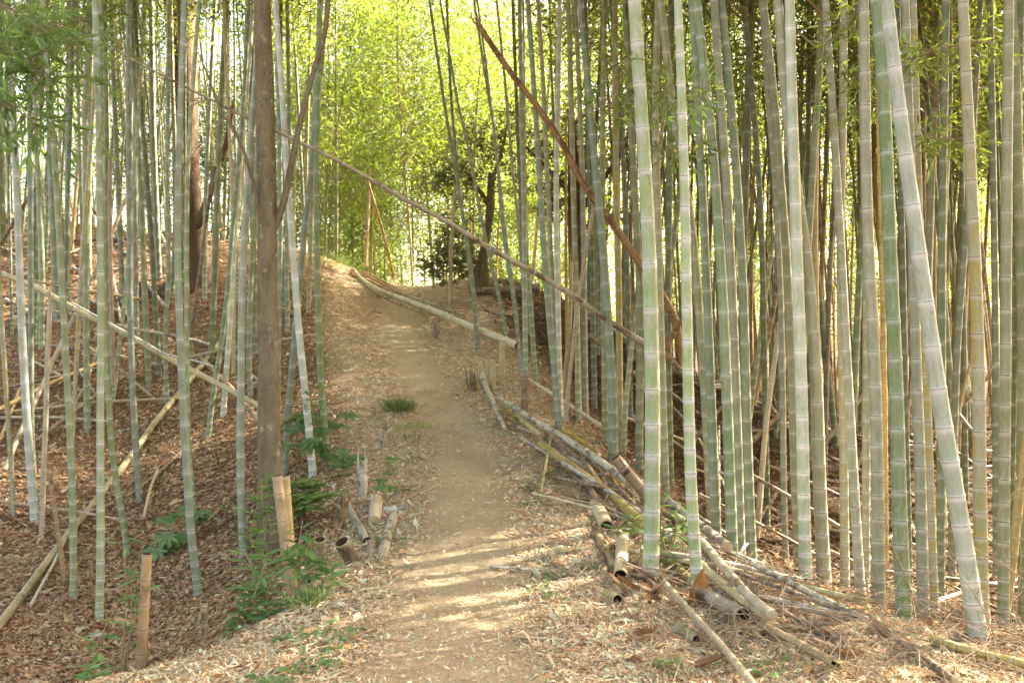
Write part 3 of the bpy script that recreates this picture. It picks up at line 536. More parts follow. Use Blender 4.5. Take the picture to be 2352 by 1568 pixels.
filler(27, (4, 13), (1.0, 9), ['green', 'grey'], 2, CROWN, .5, 1.2, .045, 11, "green bamboo added unseen beyond the frame, shading the path", 'grove beyond the frame', 12,
       lambda x, y: px_of(x, max(y, .1)) > 2500, mind=1.)  # added stems out of view, their crowns cast shade on the path
filler(26, (4.5, 13), (8.2, 19), ['olive', 'dark', 'olive', 'grey', 'brown', 'tan'], 2, CROWN, .55, 1.15, .042, 11, "dim bamboo crowded behind the leaning waxy and the yellow-stained stems", 'crowded stems behind the leaning waxy bamboo', 14, lambda x, y: 1960 < px_of(x, y) < 2440, mind=.35)  # dark canes put the inner shade into the colour here too

def thicket(label, name, n, xr, yr, ok, seed, mats):
    r = np.random.default_rng(seed); parts = []; k = 0
    while k < n:
        y = r.uniform(*yr); x = r.uniform(*xr)
        if not ok(x, y): continue
        z = float(H(x, y)) - .1; l = r.normal(size=2) * .07; h = r.uniform(6, 10); ra = r.uniform(.02, .04); m = 7
        P = np.array([[x + l[0] * h * t + l[1] * h * t * t * .4, y + l[1] * h * t, z + h * t] for t in np.linspace(0, 1, m)]); v, q, a, *_ = cane_geo(P, ra, ra * .5, 3, 7, 6, 3, seed=k); parts.append((v, q, a, int(r.integers(len(mats))))); k += 1
    Vv, Q, A_, mi = join(parts); tag(mk_obj(name, mk_mesh(name, Vv, Q, A_, True, [M[x] for x in mats], mi)), label, kind='stuff')
thicket('crowded thin stems of the far rows behind the grove', 'bamboo_thicket', 230, (2, 17), (13, 27), lambda x, y: 1420 < px_of(x, y) < 2440, 91, ['dark', 'brown', 'dark', 'brown'])  # stems coloured dark to suggest deep shade between the rows
thicket('crowded thin stems behind the ridge of the slope', 'bamboo_thicket', 70, (-24, -5), (19, 30), lambda x, y: -40 < px_of(x, y) < 720, 92, ['olive', 'dark', 'grey'])

# ------------------------------------------------------------------ fallen canes, leaning canes, logs, stumps
def hollow_end(P0, out, r, depth=.16, sides=16):
    """rim and dark inside of a cut cane at P0, OUT pointing out of it"""
    out = np.asarray(out, float); out /= np.linalg.norm(out)
    return [sweep(np.array([P0, P0 + out * .0015]), [r, r * .84], sides) + (1,), sweep(np.array([P0 + out * .001, P0 - out * depth * .5, P0 - out * depth, P0 - out * (depth + .004)]), [r * .84, r * .82, r * .8, r * .02], sides) + (2,)]
def tidy(p):
    z = p[2]; n = len(z['uvw'][2]) if 'uvw' in z else 0; return p
def cane(name, label, cat, mat, P, r0, r1, group=None, ends=('', ''), ratios=(2.2, 3.2), sides=14, split=False, rows=5, sm=4, seed=None):
    """a lying, leaning or cut cane. ends: 'o' hollow, 'j' jagged, '' closed, for first and last point"""
    k = seed if seed is not None else abs(hash_(label)) % 9999
    P = np.asarray(P, float); P = smooth_line(P, max(24, len(P) * 6), sm) if len(P) > 2 else smooth_line(P, 24, 0)
    v, q, a, Pp, R_, nodes = cane_geo(P, r0, r1, ratios[0], ratios[1], sides, rows, seed=k)
    if split:                                            # a cane split lengthwise: one strip of its wall is missing
        rr = np.random.default_rng(k); n = len(Pp); m = q.reshape(n - 1, sides, 4); keep = np.ones((n - 1, sides), bool)
        j0 = int(sides * .12); keep[:, j0:j0 + max(2, sides // 6)] = False; q2 = m[keep]
        vin = (v.reshape(n, sides, 3) - Pp[:, None]) * .86 + Pp[:, None]; q3 = q2[:, ::-1]
        oi = sweep(Pp, R_ * .86, sides)
        parts = [(v, q2, a, 0), (vin.reshape(-1, 3), q3, oi[2], 2)]
    else: parts = [(v, q, a, 0)]
    for e, i, s in ((ends[0], 0, 1), (ends[1], -1, -1)):
        c = Pp[i]; o_ = (Pp[0] - Pp[3]) if i == 0 else (Pp[-1] - Pp[-4]); r = R_[i]
        if e == 'o': parts += hollow_end(c, o_, r, sides=sides)
        elif not split: o_ = o_ / np.linalg.norm(o_); parts.append(sweep(np.array([c, c + o_ * r * .12, c + o_ * r * .14]), [r, r * .7, r * .01], sides) + (1,))
    if 'j' in ends:                                      # splintered end
        i = 0 if ends[0] == 'j' else -1; c = Pp[i]; o_ = (Pp[0] - Pp[3]) if i == 0 else (Pp[-1] - Pp[-4]); o_ /= np.linalg.norm(o_); rr = np.random.default_rng(k + 1); _, A, B = frames(Pp)
        for _ in range(9):
            t = rr.uniform(0, 6.28); p = c + (math.cos(t) * A[i] + math.sin(t) * B[i]) * R_[i] * .9
            parts.append(sweep(np.array([p - o_ * .04, p + o_ * rr.uniform(.02, .06), p + o_ * rr.uniform(.07, .22) + rr.normal(size=3) * .012]), [R_[i] * .22, R_[i] * .16, .001], 4) + (0,))
    Vv, Q, A_, mi = join(parts); me = mk_mesh(name, Vv - P[0], Q, A_, True, [M[mat], M['cut'], M['inner']], mi)
    return tag(mk_obj(name, me, None, tuple(P[0])), label, cat, group)
def hash_(s):
    h = 7
    for c in s: h = (h * 31 + ord(c)) % 1000003
    return h
def pc(name, label, cat, mat, pts, w0, w1, Y=None, lift=.0, **k):
    """cane read off the photograph: pts (px, py[, distance]); distance None: it lies on the ground there, raised by its own radius + LIFT"""
    P = []
    for i, p in enumerate(pts):
        if len(p) > 2: P.append(at(*p)); continue
        if Y is not None: P.append(at(p[0], p[1], Y if np.isscalar(Y) else Y[0] + (Y[1] - Y[0]) * i / (len(pts) - 1))); continue
        g = ground(p[0], p[1]); w = w0 + (w1 - w0) * i / max(1, len(pts) - 1); P.append(ground(p[0], p[1], w / 2 / F * g[1] * .75 + lift))
    return cane(name, label, cat, mat, P, w0 / 2 / F * P[0][1], w1 / 2 / F * P[-1][1], **k)
# --- the great diagonals
G = 'fallen canes hanging across the grove'
dA = [(145,76),(231,96),(330,152),(396,185),(495,234),(574,274),(647,307),(716,340),(789,376),(861,419),(937,462),(1036,514),(1115,564),(1201,613),(1247,636),(1333,689),(1389,732),(1468,781),(1520,812)]
PA = [at(x, y, 6.5 + 3.0 * (x - 145) / 1375) for x, y in dA]
oA = empty('fallen_bamboo', PA[-1], 'long bare brownish bamboo fallen diagonally high across the whole path', 'fallen bamboo')
def r_A(s, L): return .006 + .031 * (s / L) ** .8
v, q, a, Pp, R_, nodes = cane_geo(smooth_line(PA, 120, 2), .006, .037, 5.5, 5.5, 12, 5, seed=2)
mk_obj('culm', mk_mesh('culm', v - PA[-1], q, a, True, [M['ash']]), oA)
def twig_geo(p0, d, L, r, rr, depth=2, droop=.0, sides=4):
    n = 6; pts = [np.array(p0, float)]; d = np.array(d, float); d /= np.linalg.norm(d); out = []
    for i in range(n): d = d + rr.normal(size=3) * .10 + np.array([0, 0, -droop]); d /= np.linalg.norm(d); pts.append(pts[-1] + d * L / n)
    out.append(sweep(np.array(pts), np.linspace(r, r * .35, n + 1), sides) + (0,))
    if depth > 0:
        for i in range(2, n + 1):
            if rr.random() < .75: out += twig_geo(pts[i], d + rr.normal(size=3) * .7, L * rr.uniform(.25, .5), r * .5, rr, depth - 1, droop, 3)
    return out
rr = np.random.default_rng(44); tw = []
PAs, LA = resample(smooth_line(PA, 120, 2), np.linspace(.25, 3.4, 15))
for i, p in enumerate(PAs):
    for sgn in (1, -1):
        if rr.random() < .9: tw += twig_geo(p, np.array([-.75, rr.normal() * .5, sgn * rr.uniform(.15, .8)]), rr.uniform(.35, .95), .0045, rr, 1, .03)
Vv, Q, A_, mi = join(tw); mk_obj('side_twigs', mk_mesh('side_twigs', Vv - PA[-1], Q, A_, True, [M['twig']]), oA)
cane('leaning_cane', 'broken rust-brown split cane leaning steeply through the grove, its splintered end up in the leaves', 'fallen bamboo', 'rust',
     [at(x, y, 9.35) for x, y in [(1566,850),(1554,735),(1521,676),(1465,597),(1406,511),(1363,458),(1326,402),(1293,330),(1234,244),(1190,190),(1148,132),(1098,56)]], .045, .028, G, ('', 'j'), (3.5, 4.5), split=True)
pc('leaning_cane', 'snapped red-brown end of the rust-brown cane, bent back between the two foremost waxy bamboos', 'fallen bamboo', 'rust', [(1560,735),(1546,768),(1531,798)], 15, 12, 9.25, group=G, ends=('', 'j'))
pc('leaning_cane', 'short brown cane below the snapped rust-brown end', 'fallen bamboo', 'brown', [(1526,810),(1546,832),(1570,858)], 14, 14, 9.3, group=G)
pc('fallen_cane', 'long pale fallen bamboo trunk lying over the path below the crest', 'fallen bamboo', 'bone', [(812,620,18.6),(831,643,18.2),(871,668,17.4),(937,691,16.4),(1003,716,15.4),(1069,745,14.6),(1135,772,13.8),(1190,794,13.2)], 9, 19, ratios=(2.6, 2.6), ends=('j', 'o'))
pc('fallen_cane', 'thin brown cane lying close under the long pale fallen trunk', 'fallen bamboo', 'brown', [(838,656,17.2),(880,682,16.6),(925,702,16.0),(963,714,15.6)], 6, 8)
oB = pc('fallen_cane', 'slender grey fallen cane with many short side twigs beyond the pale trunk', 'fallen bamboo', 'ash', [(890,655,18.4),(930,676,17.6),(970,690,16.8),(1036,712,16.0),(1064,722,15.7)], 3.5, 5)
rr = np.random.default_rng(5); tw = []; pb = [at(*p) for p in [(890,655,18.4),(930,676,17.6),(970,690,16.8),(1036,712,16.0),(1064,722,15.7)]]; pp, _ = resample(pb, np.linspace(.2, 2.9, 20))
for p in pp:
    for s in (1, -1): tw += twig_geo(p, (s * .5 + .2, rr.normal() * .5, .35 + rr.normal() * .5), rr.uniform(.2, .5), .005, rr, 0)
Vv, Q, A_, mi = join(tw); mk_obj('side_twigs', mk_mesh('side_twigs', Vv - np.array(oB.location), Q, A_, True, [M['twig']]), oB)
for i, (b_, lb) in enumerate((([(806,622,18.6),(840,626,18.5),(885,648,18.2),(930,674,17.9)], 'uppermost'), ([(806,626,18.5),(845,634,18.3),(890,657,18.0),(940,682,17.7)], 'middle'), ([(810,632,18.4),(850,644,18.1),(890,665,17.8)], 'lowest'))):
    pc('split_strip', lb + ' of three bowed orange strips split off the pale fallen trunk', 'bamboo strip', 'orange', b_, 7, 4, group='bowed strips of the fallen trunk', ratios=(5, 5))
# --- left slope
GL = 'dead canes lying on the brown slope'
pc('fallen_cane', 'yellow-tan pole fallen across the slope, running behind the blue-green bamboos to the brown trunk', 'fallen bamboo', 'yellow', [(-30,610),(0,627),(79,657),(165,706),(290,766),(396,828),(495,878),(593,931),(625,950)], 13, 14, (10.3, 8.8), group=GL, ratios=(3.4, 3.4))
pc('fallen_cane', 'thin grey cane resting just above the yellow-tan pole', 'fallen bamboo', 'ash', [(10,690),(59,703),(181,723),(313,756),(412,772),(480,790)], 5, 7, (10.5, 11.4), group=GL)
pc('fallen_cane', 'thin tan cane higher up than the yellow-tan pole, nearly level', 'fallen bamboo', 'tan', [(79,644),(175,667),(280,680),(340,690)], 5, 6, (12, 13.2), group=GL)
pc('fallen_cane', 'split light cane lying along the upper side of the yellow-tan pole', 'fallen bamboo', 'ash', [(165,695),(300,770),(380,815),(445,827),(500,845)], 5, 5, (9.7, 9.0), group=GL, split=True)
pc('fallen_cane', 'big yellowish dead pole lying up the slope from the frame corner', 'fallen bamboo', 'yellow', [(-25,1465),(0,1432),(55,1361),(147,1238),(218,1153),(307,1040),(353,973),(412,901),(504,789)], 21, 12, lift=.02, group=GL, ratios=(2.2, 3.0))
pc('fallen_cane', 'reddish thin dead cane lying level over the big yellowish pole', 'fallen bamboo', 'orange', [(-20,1147),(68,1160),(170,1173),(273,1192)], 8, 6, lift=.12, group=GL)
pc('fallen_cane', 'crooked grey branch on the slope above the star-leaved plant', 'fallen branch', 'brown', [(419,1033),(370,1082),(307,1132),(240,1165),(150,1190)], 7, 9, lift=.05, group=GL)
pc('leaning_cane', 'upright dead tan cane beside the white-ringed bamboo', 'fallen bamboo', 'tan', [(93,1290),(98,1150),(102,1033),(105,976),(109,822),(116,690)], 12, 11, 8.2, group=GL, ends=('', 'j'))
pc('leaning_cane', 'flat brown splintered stake leaning over the foot of the big yellowish pole', 'fallen bamboo', 'brown', [(153,1380),(145,1310),(136,1238),(124,1160),(115,1090)], 13, 10, 6.9, group=GL, ends=('', 'j'))
pc('leaning_cane', 'dead cane leaning up from the lower corner behind the white-ringed bamboo', 'fallen bamboo', 'tan', [(10,1080),(50,985),(86,911),(130,810),(178,710)], 11, 9, (9.2, 11), group=GL)
pc('leaning_cane', 'orange dead bamboo standing broken-topped between the green ones', 'dead bamboo', 'orange', [(260,885),(259,870),(256,690),(252,459),(253,400),(254,352)], 11, 10, 12.2, group=GL, ends=('', 'j'))
pc('leaning_cane', 'tan dead cane leaning from the slope towards the dark trunk', 'fallen bamboo', 'orange', [(196,680),(204,663),(247,560),(287,462),(300,430)], 10, 8, (14, 15.4), group=GL)
pc('leaning_cane', 'brown dead cane leaning against the bent-footed bamboo high on the slope', 'fallen bamboo', 'brown', [(437,780),(448,700),(462,600),(480,459),(495,380)], 9, 7, (13.5, 13), group=GL)
pc('leaning_cane', 'dark split cane slanting at the frame edge above the yellow-tan pole', 'fallen bamboo', 'brown', [(-15,585),(20,530),(48,480),(80,430)], 9, 8, 12, group=GL)
for i, (p, lb) in enumerate((([(10,570),(90,568),(140,556)], 'grey cane on top of the ridge'), ([(170,420),(230,505),(290,560)], 'dark cane slanting down the ridge behind the bamboos'), ([(330,640),(360,680),(378,702)], 'short tan cane sliding off the slope'), ([(20,500),(120,490),(215,497)], 'weathered level cane along the ridge'), ([(90,540),(190,552),(300,548)], 'brown level cane below the ridge'), ([(420,640),(380,560),(350,500)], 'thin brown cane tilted before the dark trunk'), ([(0,1010),(28,940),(50,880)], 'short tan cane at the frame edge'), ([(150,960),(200,880),(222,800)], 'thin tan cane behind the stoutest bamboo'), ([(70,1390),(120,1300),(150,1240)], 'grey thin cane near the lower corner'), ([(330,1190),(345,1120),(362,1080)], 'thin bleached cane standing on the slope'), ([(540,1130),(500,1175),(455,1215)], 'thin cane lying beside the star-leaved plant'))):
    pc('fallen_cane', lb + ', one of the scattered dead ones', 'fallen bamboo', ['tan', 'brown', 'ash'][i % 3], p, 7, 7, lift=.06, group=GL)
# --- heap along the right edge of the path
GR = 'old canes heaped along the edge of the path'
for lb, mt, pts, w0, w1, lf, ends in [
 ('mottled ash-grey pole, longest of the heap, running down to the brown stub', 'ash', [(1150,915),(1215,958),(1281,996),(1355,1043),(1400,1075),(1445,1108)], 11, 21, .16, ('j', '')),
 ('short yellow cane at the upper end of the heap', 'yellow', [(1160,930),(1200,965),(1243,1002)], 13, 15, .06, ('', '')),
 ('thick bright yellow cane in the middle of the heap', 'yellow', [(1240,1022),(1325,1080),(1413,1144),(1450,1178),(1490,1220)], 20, 24, .08, ('', '')),
 ('yellow cane lying behind the ash-grey pole', 'yellow', [(1293,990),(1340,1016),(1399,1087),(1448,1139)], 15, 17, .03, ('', '')),
 ('pinkish light cane slanting through the stems behind the heap', 'tan', [(1199,861),(1245,890),(1296,922),(1350,958),(1396,990),(1440,1016)], 7, 11, .10, ('', '')),
 ('twisted grey stick over the thick yellow cane', 'brown', [(1275,1096),(1355,1113),(1428,1128)], 7, 7, .16, ('j', 'j')),
 ('half buried round log whose dark hollow faces the path', 'tan', [(1368,1160),(1384,1188),(1394,1210)], 31, 33, .0, ('', 'o')),
 ('weathered log lying beside the upright hollow one', 'brown', [(1368,1222),(1386,1256),(1412,1300)], 21, 22, .0, ('', 'j')),
 ('fat old log with a pale ring and open end towards the viewer', 'tan', [(1430,1228),(1428,1275),(1425,1322)], 28, 32, .04, ('', 'o')),
 ('short rotten log to the side of the fat old one', 'brown', [(1381,1275),(1385,1298),(1388,1320)], 20, 20, -.01, ('', '')),
 ('small log with a black mouth among brown sheaths', 'yellow', [(1392,1362),(1406,1370),(1419,1377)], 22, 25, .01, ('', 'o')),
 ('dark grey thick log with a wide open end', 'ash', [(1612,1362),(1660,1388),(1706,1413)], 34, 37, .04, ('', 'o')),
 ('long yellow pole passing behind the second waxy bamboo', 'yellow', [(1520,1205),(1547,1235),(1620,1306),(1723,1392),(1760,1415)], 20, 24, .08, ('', '')),
 ('long dull pole over the yellow one', 'ash', [(1560,1190),(1605,1236),(1666,1306),(1723,1374),(1775,1412)], 19, 23, .16, ('', '')),
 ('thick bleached pole between the two waxy bamboos', 'ash', [(1530,1150),(1575,1186),(1620,1216),(1670,1256)], 25, 26, .12, ('', '')),
 ('decaying brown log beneath the thick bleached pole', 'brown', [(1535,1205),(1565,1232),(1600,1262)], 36, 36, .0, ('', '')),
 ('pale yellow cane at the foot of the thickest waxy bamboo', 'yellow', [(1508,1258),(1545,1292),(1590,1335)], 19, 21, .03, ('', '')),
 ('black-mouthed short cane under the yellow pole', 'yellow', [(1585,1292),(1574,1282),(1562,1272)], 20, 22, .03, ('', 'o')),
 ('half buried log with a dark mouth in front of the second waxy bamboo', 'yellow', [(1556,1440),(1580,1456),(1602,1470)], 27, 29, .0, ('', 'o')),
 ('long tan branch slanting down to the bottom of the frame', 'tan', [(1525,1335),(1575,1392),(1650,1472),(1705,1540),(1745,1590)], 13, 20, .08, ('j', '')),
 ('split grey cane propped on the litter in front of the shaded stems', 'ash', [(1726,1292,5.35),(1860,1360,5.1),(1994,1423,4.75),(2060,1455,4.6)], 13, 15, .0, ('j', '')),
 ('brown log lying on the litter below the split grey cane', 'tan', [(1748,1432),(1836,1477),(1920,1525)], 17, 22, .06, ('', 'j')),
 ('short brown log half covered by litter', 'brown', [(1876,1450),(1910,1463),(1950,1478)], 17, 18, .01, ('', '')),
 ('yellow pole lying behind the foot of the leaning waxy bamboo', 'yellow', [(2140,1466),(2228,1494),(2300,1512),(2380,1532)], 18, 22, .03, ('', '')),
 ('mossy brown bark piece in the bottom corner', 'brown', [(2050,1466),(2115,1502),(2195,1565)], 12, 18, .03, ('j', 'j')),
 ('tan cane prop leaning out of the frame at the foot of the grove', 'tan', [(2295,1490,6.2),(2318,1350,6.25),(2340,1150,6.3),(2360,1000,6.3)], 22, 19, 0, ('', '')),
]: pc('cane_log', lb, 'fallen bamboo', mt, pts, w0, w1, lift=lf, group=GR, ends=ends, ratios=(2.0, 2.8), split=('split' in lb))
pc('broken_stub', 'brown broken bamboo stub tilting over the ash-grey pole', 'bamboo stub', 'brown', [(1495,1150,7.3),(1460,1108,7.25),(1428,1070,7.2),(1413,1051,7.2)], 27, 26, ends=('', 'o'))
# --- dead canes leaning inside the grove
rr = np.random.default_rng(77)
for p0, p1, Y, mt, w, lb in [((1738,1235),(1800,680),8.4,'tan',14,'tan dead cane leaning between the three close stems and the olive bamboo'), ((1722,960),(1775,560),9.5,'olive',11,'thin sunlit cane leaning behind the tan dead cane'), ((1298,965),(1364,468),9.6,'tan',10,'slim tan dead cane leaning behind the mossy green bamboo'),
   ((1293,905),(1313,600),11,'tan',11,'greyish dead cane close to the slim tan one'), ((1303,840),(1301,280),13,'yellow',8,'mustard dead stem rising in the shaded rows'), ((1034,712),(1046,435),16.3,'yellow',11,'short tan dead stem standing alone at the mound'),
   ((1730,930),(1790,640),10.5,'brown',13,'brown dead cane slanting in the gap of the grove'), ((1640,1010),(1800,700),11.5,'brown',11,'dark dead cane crossing low in the gap'), ((1700,1040),(1880,860),10,'brown',12,'dead cane lying almost level in the dark gap'), ((1690,820),(1830,1010),12,'brown',11,'dead cane crossing the other slanting ones'),
   ((1860,1050),(2010,870),11,'tan',11,'pale dead cane between scarred and grey-white bamboos'), ((2060,1100),(2010,700),11,'orange',10,'orange dead cane behind the banded bamboo'), ((2120,1020),(2330,800),10,'brown',11,'brown dead cane slanting behind the leaning waxy bamboo'), ((2150,1180),(2260,700),9.5,'tan',8,'thin dry cane behind the yellow-stained bamboo'),
   ((2330,1100),(2255,560),8.5,'rust',9,'reddish dry cane beside the straight greyish bamboo'), ((1560,1060),(1700,900),11,'brown',10,'dead cane low behind the second waxy bamboo'), ((1600,1080),(1760,1150),10,'brown',11,'dead cane sunk towards the dark soil'), ((1440,960),(1570,1010),10.5,'tan',9,'short pale cane lying behind the thickest waxy bamboo'),
   ((1750,1180),(1880,1000),9,'brown',9,'dead cane touching the olive bamboo'), ((1920,1160),(1990,1010),9,'tan',8,'thin cane behind the lichen-mottled bamboo'), ((1880,900),(1850,420),12,'rust',7,'thin rust-coloured stem in the shaded rows'), ((1740,330),(1690,700),13,'rust',7,'thin reddish stem crossing the shaded rows'),
   ((2240,1000),(2160,900),10,'brown',10,'dead cane low behind the leaning waxy bamboo'), ((905,640),(846,420),22,'orange',7,'orange dead stem tilting beyond the crest of the path'), ((840,610),(850,400),23,'orange',7,'tan dead stem upright beyond the crest of the path'), ((1340,760),(1500,905),11.5,'brown',9,'brown dead cane in front of the mound'), ((1110,710),(1200,725),15,'brown',8,'thin level dead cane on the mound')]:
    a_, b_ = at(p0[0], p0[1], Y), at(p1[0], p1[1], Y + rr.uniform(-.2, .5))
    cane('leaning_cane', lb, 'dead bamboo', mt, [a_, (a_ + b_) / 2 + rr.normal(size=3) * .03, b_], w / 2 / F * Y, w * .8 / 2 / F * Y, 'dead canes leaning inside the grove', ('', 'j'))
for i in range(58):                                     # dead wood lying about under the grove
    x = rr.uniform(1.7, 8.5); y = rr.uniform(6.8, 17); px = 1176 + x / y * F
    if not 1330 < px < 2400: x = (rr.uniform(1340, 2390) - 1176) / F * y
    an = rr.uniform(0, 3.14); L = rr.uniform(.7, 2.4); d = np.array([math.cos(an), math.sin(an), 0]) * L / 2; e = rr.uniform(0, .7) if i % 2 else rr.uniform(0, .15)
    a_ = np.array([x, y, 0]) - d; b_ = np.array([x, y, 0]) + d; a_[2] = float(H(a_[0], a_[1])) + .03; b_[2] = float(H(b_[0], b_[1])) + .04 + e
    ra = rr.uniform(.012, .03); cane('fallen_cane', 'dead cane lying on the dark soil under the grove', 'fallen bamboo', ['brown', 'ash', 'tan', 'brown'][i % 4], [a_, (a_ + b_) / 2 + (0, 0, .03), b_], ra, ra * .8, 'dead canes on the dark soil under the grove', ('j', ''), (4, 5), sides=8, rows=3)
for i in range(40):                                     # and more tangled in the heap itself
    t = rr.uniform(0, 1); px = 1235 + 560 * t + rr.normal() * 18; py = 1010 + 420 * t ** 1.05 + rr.normal() * 20 + 8; g = ground(px, py); an = math.radians(118) + rr.normal() * .38; L = rr.uniform(.5, 1.7)
    d = np.array([math.cos(an), math.sin(an), 0]) * L / 2; a_, b_ = g - d, g + d; ra = rr.uniform(.008, .03); a_[2] = float(H(a_[0], a_[1])) + ra + rr.uniform(0, .08); b_[2] = float(H(b_[0], b_[1])) + ra + rr.uniform(0, .12)
    cane('cane_log', 'weathered dead cane tangled in the heap along the path edge', 'fallen bamboo', ['ash', 'brown', 'tan', 'ash', 'brown', 'yellow'][i % 6], [a_, (a_ + b_) / 2 + (0, 0, .02), b_], ra, ra * .85, 'weathered canes of the heap', ('j', 'o' if ra > .02 else 'j'), (3, 4), sides=10)
for i in range(30):                                     # dead canes high on the slope
    y = rr.uniform(11, 20.5); px = rr.uniform(-40, 600); x = (px - 1176) / F * y; an = rr.uniform(0, 3.14); L = rr.uniform(.6, 2.6); d = np.array([math.cos(an), math.sin(an), 0]) * L / 2; c_ = np.array([x, y, 0]); a_, b_ = c_ - d, c_ + d
    a_[2] = float(H(a_[0], a_[1])) + .03; b_[2] = float(H(b_[0], b_[1])) + .05 + (rr.uniform(0, .8) if i % 3 == 0 else 0); ra = rr.uniform(.015, .035)
    cane('fallen_cane', 'dead cane lying high on the brown slope among the bamboos', 'fallen bamboo', ['brown', 'ash', 'tan'][i % 3], [a_, (a_ + b_) / 2 + (0, 0, .04), b_], ra, ra * .8, 'dead canes high on the slope', ('j', ''), (4, 5), sides=8, rows=3)
# --- cut stumps and stakes
GS = 'cut bamboo stumps and stakes by the path'
def post(name, label, mat, top, foot, w, Y=None, ends='o', wt=None, cat='bamboo stump'):
    if Y is None: Y = ground(*foot)[1]
    a_, b_ = at(*foot, Y), at(*top, Y - (.10 if 'hollow stump' in label else .02)); a_[2] = min(a_[2], float(H(a_[0], a_[1])) - .03)
    return cane(name, label, cat, mat, [a_, (a_ + b_) / 2, b_], w / 2 / F * Y, (wt or w) / 2 / F * Y, GS, ('', ends), (2.4, 3.4), sides=16)
post('stake', 'tall orange-tan cut bamboo post, hollow top, standing on the slope', 'orange', (338,1272), (322,1560), 25, 4.75, wt=22)
post('stump', 'slim stump, black above and brown below, near the tall orange-tan post', 'brown', (469,1383), (472,1500), 15, 4.9)
post('stake', 'tall split tan post with a dark stripe in front of the brown tree trunk', 'orange', (636,1092), (676,1395), 30, 5.6, wt=23)
post('stake', 'second tan post leaning close behind the striped one', 'tan', (655,1092), (672,1340), 26, 5.75, wt=20)
post('stump', 'bleached grey stump standing among fallen leaves by the path', 'ash', (831,1075), (836,1140), 22, None, 'j')
post('stump', 'wide hollow stump tilting away from the path', 'brown', (784,1243), (815,1295), 34, 5.95)
post('stump', 'smaller hollow stump left of the tilting one', 'brown', (735,1238), (739,1282), 25, 6.1)
post('stump', 'dark weathered stump behind the split brown log', 'brown', (786,1162), (775,1212), 25, None, 'j')
post('stump', 'low stump whose dark hollow faces outward below the shrub', 'ash', (716,1330), (728,1318), 33, 5.6)
post('stake', 'taller tan stake of two at the edge of the grove', 'yellow', (1153,782), (1153,882), 13, None)
post('stake', 'shorter tan stake of two, nearer to the path', 'yellow', (1131,824), (1132,893), 15, None)
post('stake', 'brown rough stake above the ash-grey pole', 'brown', (1205,862), (1205,946), 18, None)
post('stump', 'small brown stump beside the path below the pale fallen trunk', 'brown', (1000,757), (1000,775), 16, None, 'j')
post('stump', 'dark low stump on the verge before the two tan stakes', 'brown', (1081,876), (1084,896), 22, None, 'j')
post('stump', 'short cut stump halfway down the bank', 'tan', (856,936), (858,955), 12, None)
post('stump', 'light split stump on the bank beside the path', 'ash', (880,1004), (874,1030), 14, None, 'j')
post('stump', 'yellow cut end by the fallen trunk', 'yellow', (1007,728), (1005,742), 11, None)
pc('cane_log', 'mossy cane lying along the verge under the two stakes', 'fallen bamboo', 'ash', [(1106,860),(1118,892),(1130,915),(1150,965),(1160,985)], 13, 10, lift=.05, group=GR)
for lb, mt, pts, w0, w1, ends in [('split brown log with a dark groove beside the hollow stumps', 'ash', [(790,1142),(815,1192),(844,1244)], 15, 22, ('j', 'j')), ('short round log with a sunlit middle', 'tan', [(866,1148),(862,1175),(860,1198)], 29, 29, ('', '')), ('bleached log sunk in the verge nearest the path', 'ash', [(904,1186),(891,1228),(877,1284)], 24, 27, ('', 'j')),
   ('stubby log below the wide hollow stump', 'brown', [(855,1246),(854,1268),(853,1290)], 22, 22, ('', '')), ('clean light cane end sticking out of the grass tuft', 'yellow', [(735,1368),(760,1356),(788,1341)], 14, 16, ('', 'o')), ('yellowish cane lying under the grass tuft', 'yellow', [(640,1415),(690,1398),(730,1380)], 14, 12, ('', '')),
   ('pale wooden block at the head of the bleached log', 'ash', [(884,1170),(896,1172),(908,1168)], 18, 20, ('', 'j')), ('log stump lying on the slope below the stoutest bamboo', 'orange', [(268,1428),(290,1432),(306,1438)], 22, 22, ('', '')), ('grey rounded log end near the foot of the stoutest bamboo', 'ash', [(222,1462),(238,1466)], 22, 20, ('', ''))]:
    pc('cane_log', lb, 'log', mt, pts, w0, w1, lift=-.015, group='short logs beside the stumps', ends=ends, split=('split' in lb))

# ------------------------------------------------------------------ trees with bark
def tree_tube(P, R_, sides=18, seed=0, lump=.05):
    rr = np.random.default_rng(seed); P = smooth_line(P, 70, 3); Rr = np.interp(np.linspace(0, 1, 70), np.linspace(0, 1, len(R_)), R_)
    th = np.arange(sides) / sides * 2 * np.pi; zz = np.arange(70)[:, None]
    ov = 1 + lump * (np.sin(th[None] * 3 + zz * .13) + .7 * np.sin(th[None] * 5 - zz * .21 + 1) + .5 * rr.normal(size=(70, sides)) * .5)
    return sweep(P, Rr, sides, None, ov)
def woody(name, label, cat, mat, trunk, branches, base, twigs=()):
    o = empty(name, base, label, cat); v, q, a = trunk
    mk_obj('trunk', mk_mesh('trunk', v - base, q, a, True, [M[mat]]), o)
    for b_ in branches: v, q, a = b_[:3]; mk_obj('branch', mk_mesh('branch', v - base, q, a, True, [M[mat]]), o)
    return o
Yt = 7.1; tp = [(628,1300),(624,1200),(619,1000),(616,700),(614,517),(611,330),(607,165),(602,0),(590,-400),(575,-900)]; TP = [at(x, y, Yt) for x, y in tp]; TP[0][2] = float(H(TP[0][0], TP[0][1])) - .1
px2r = lambda w: w / 2 / F * Yt
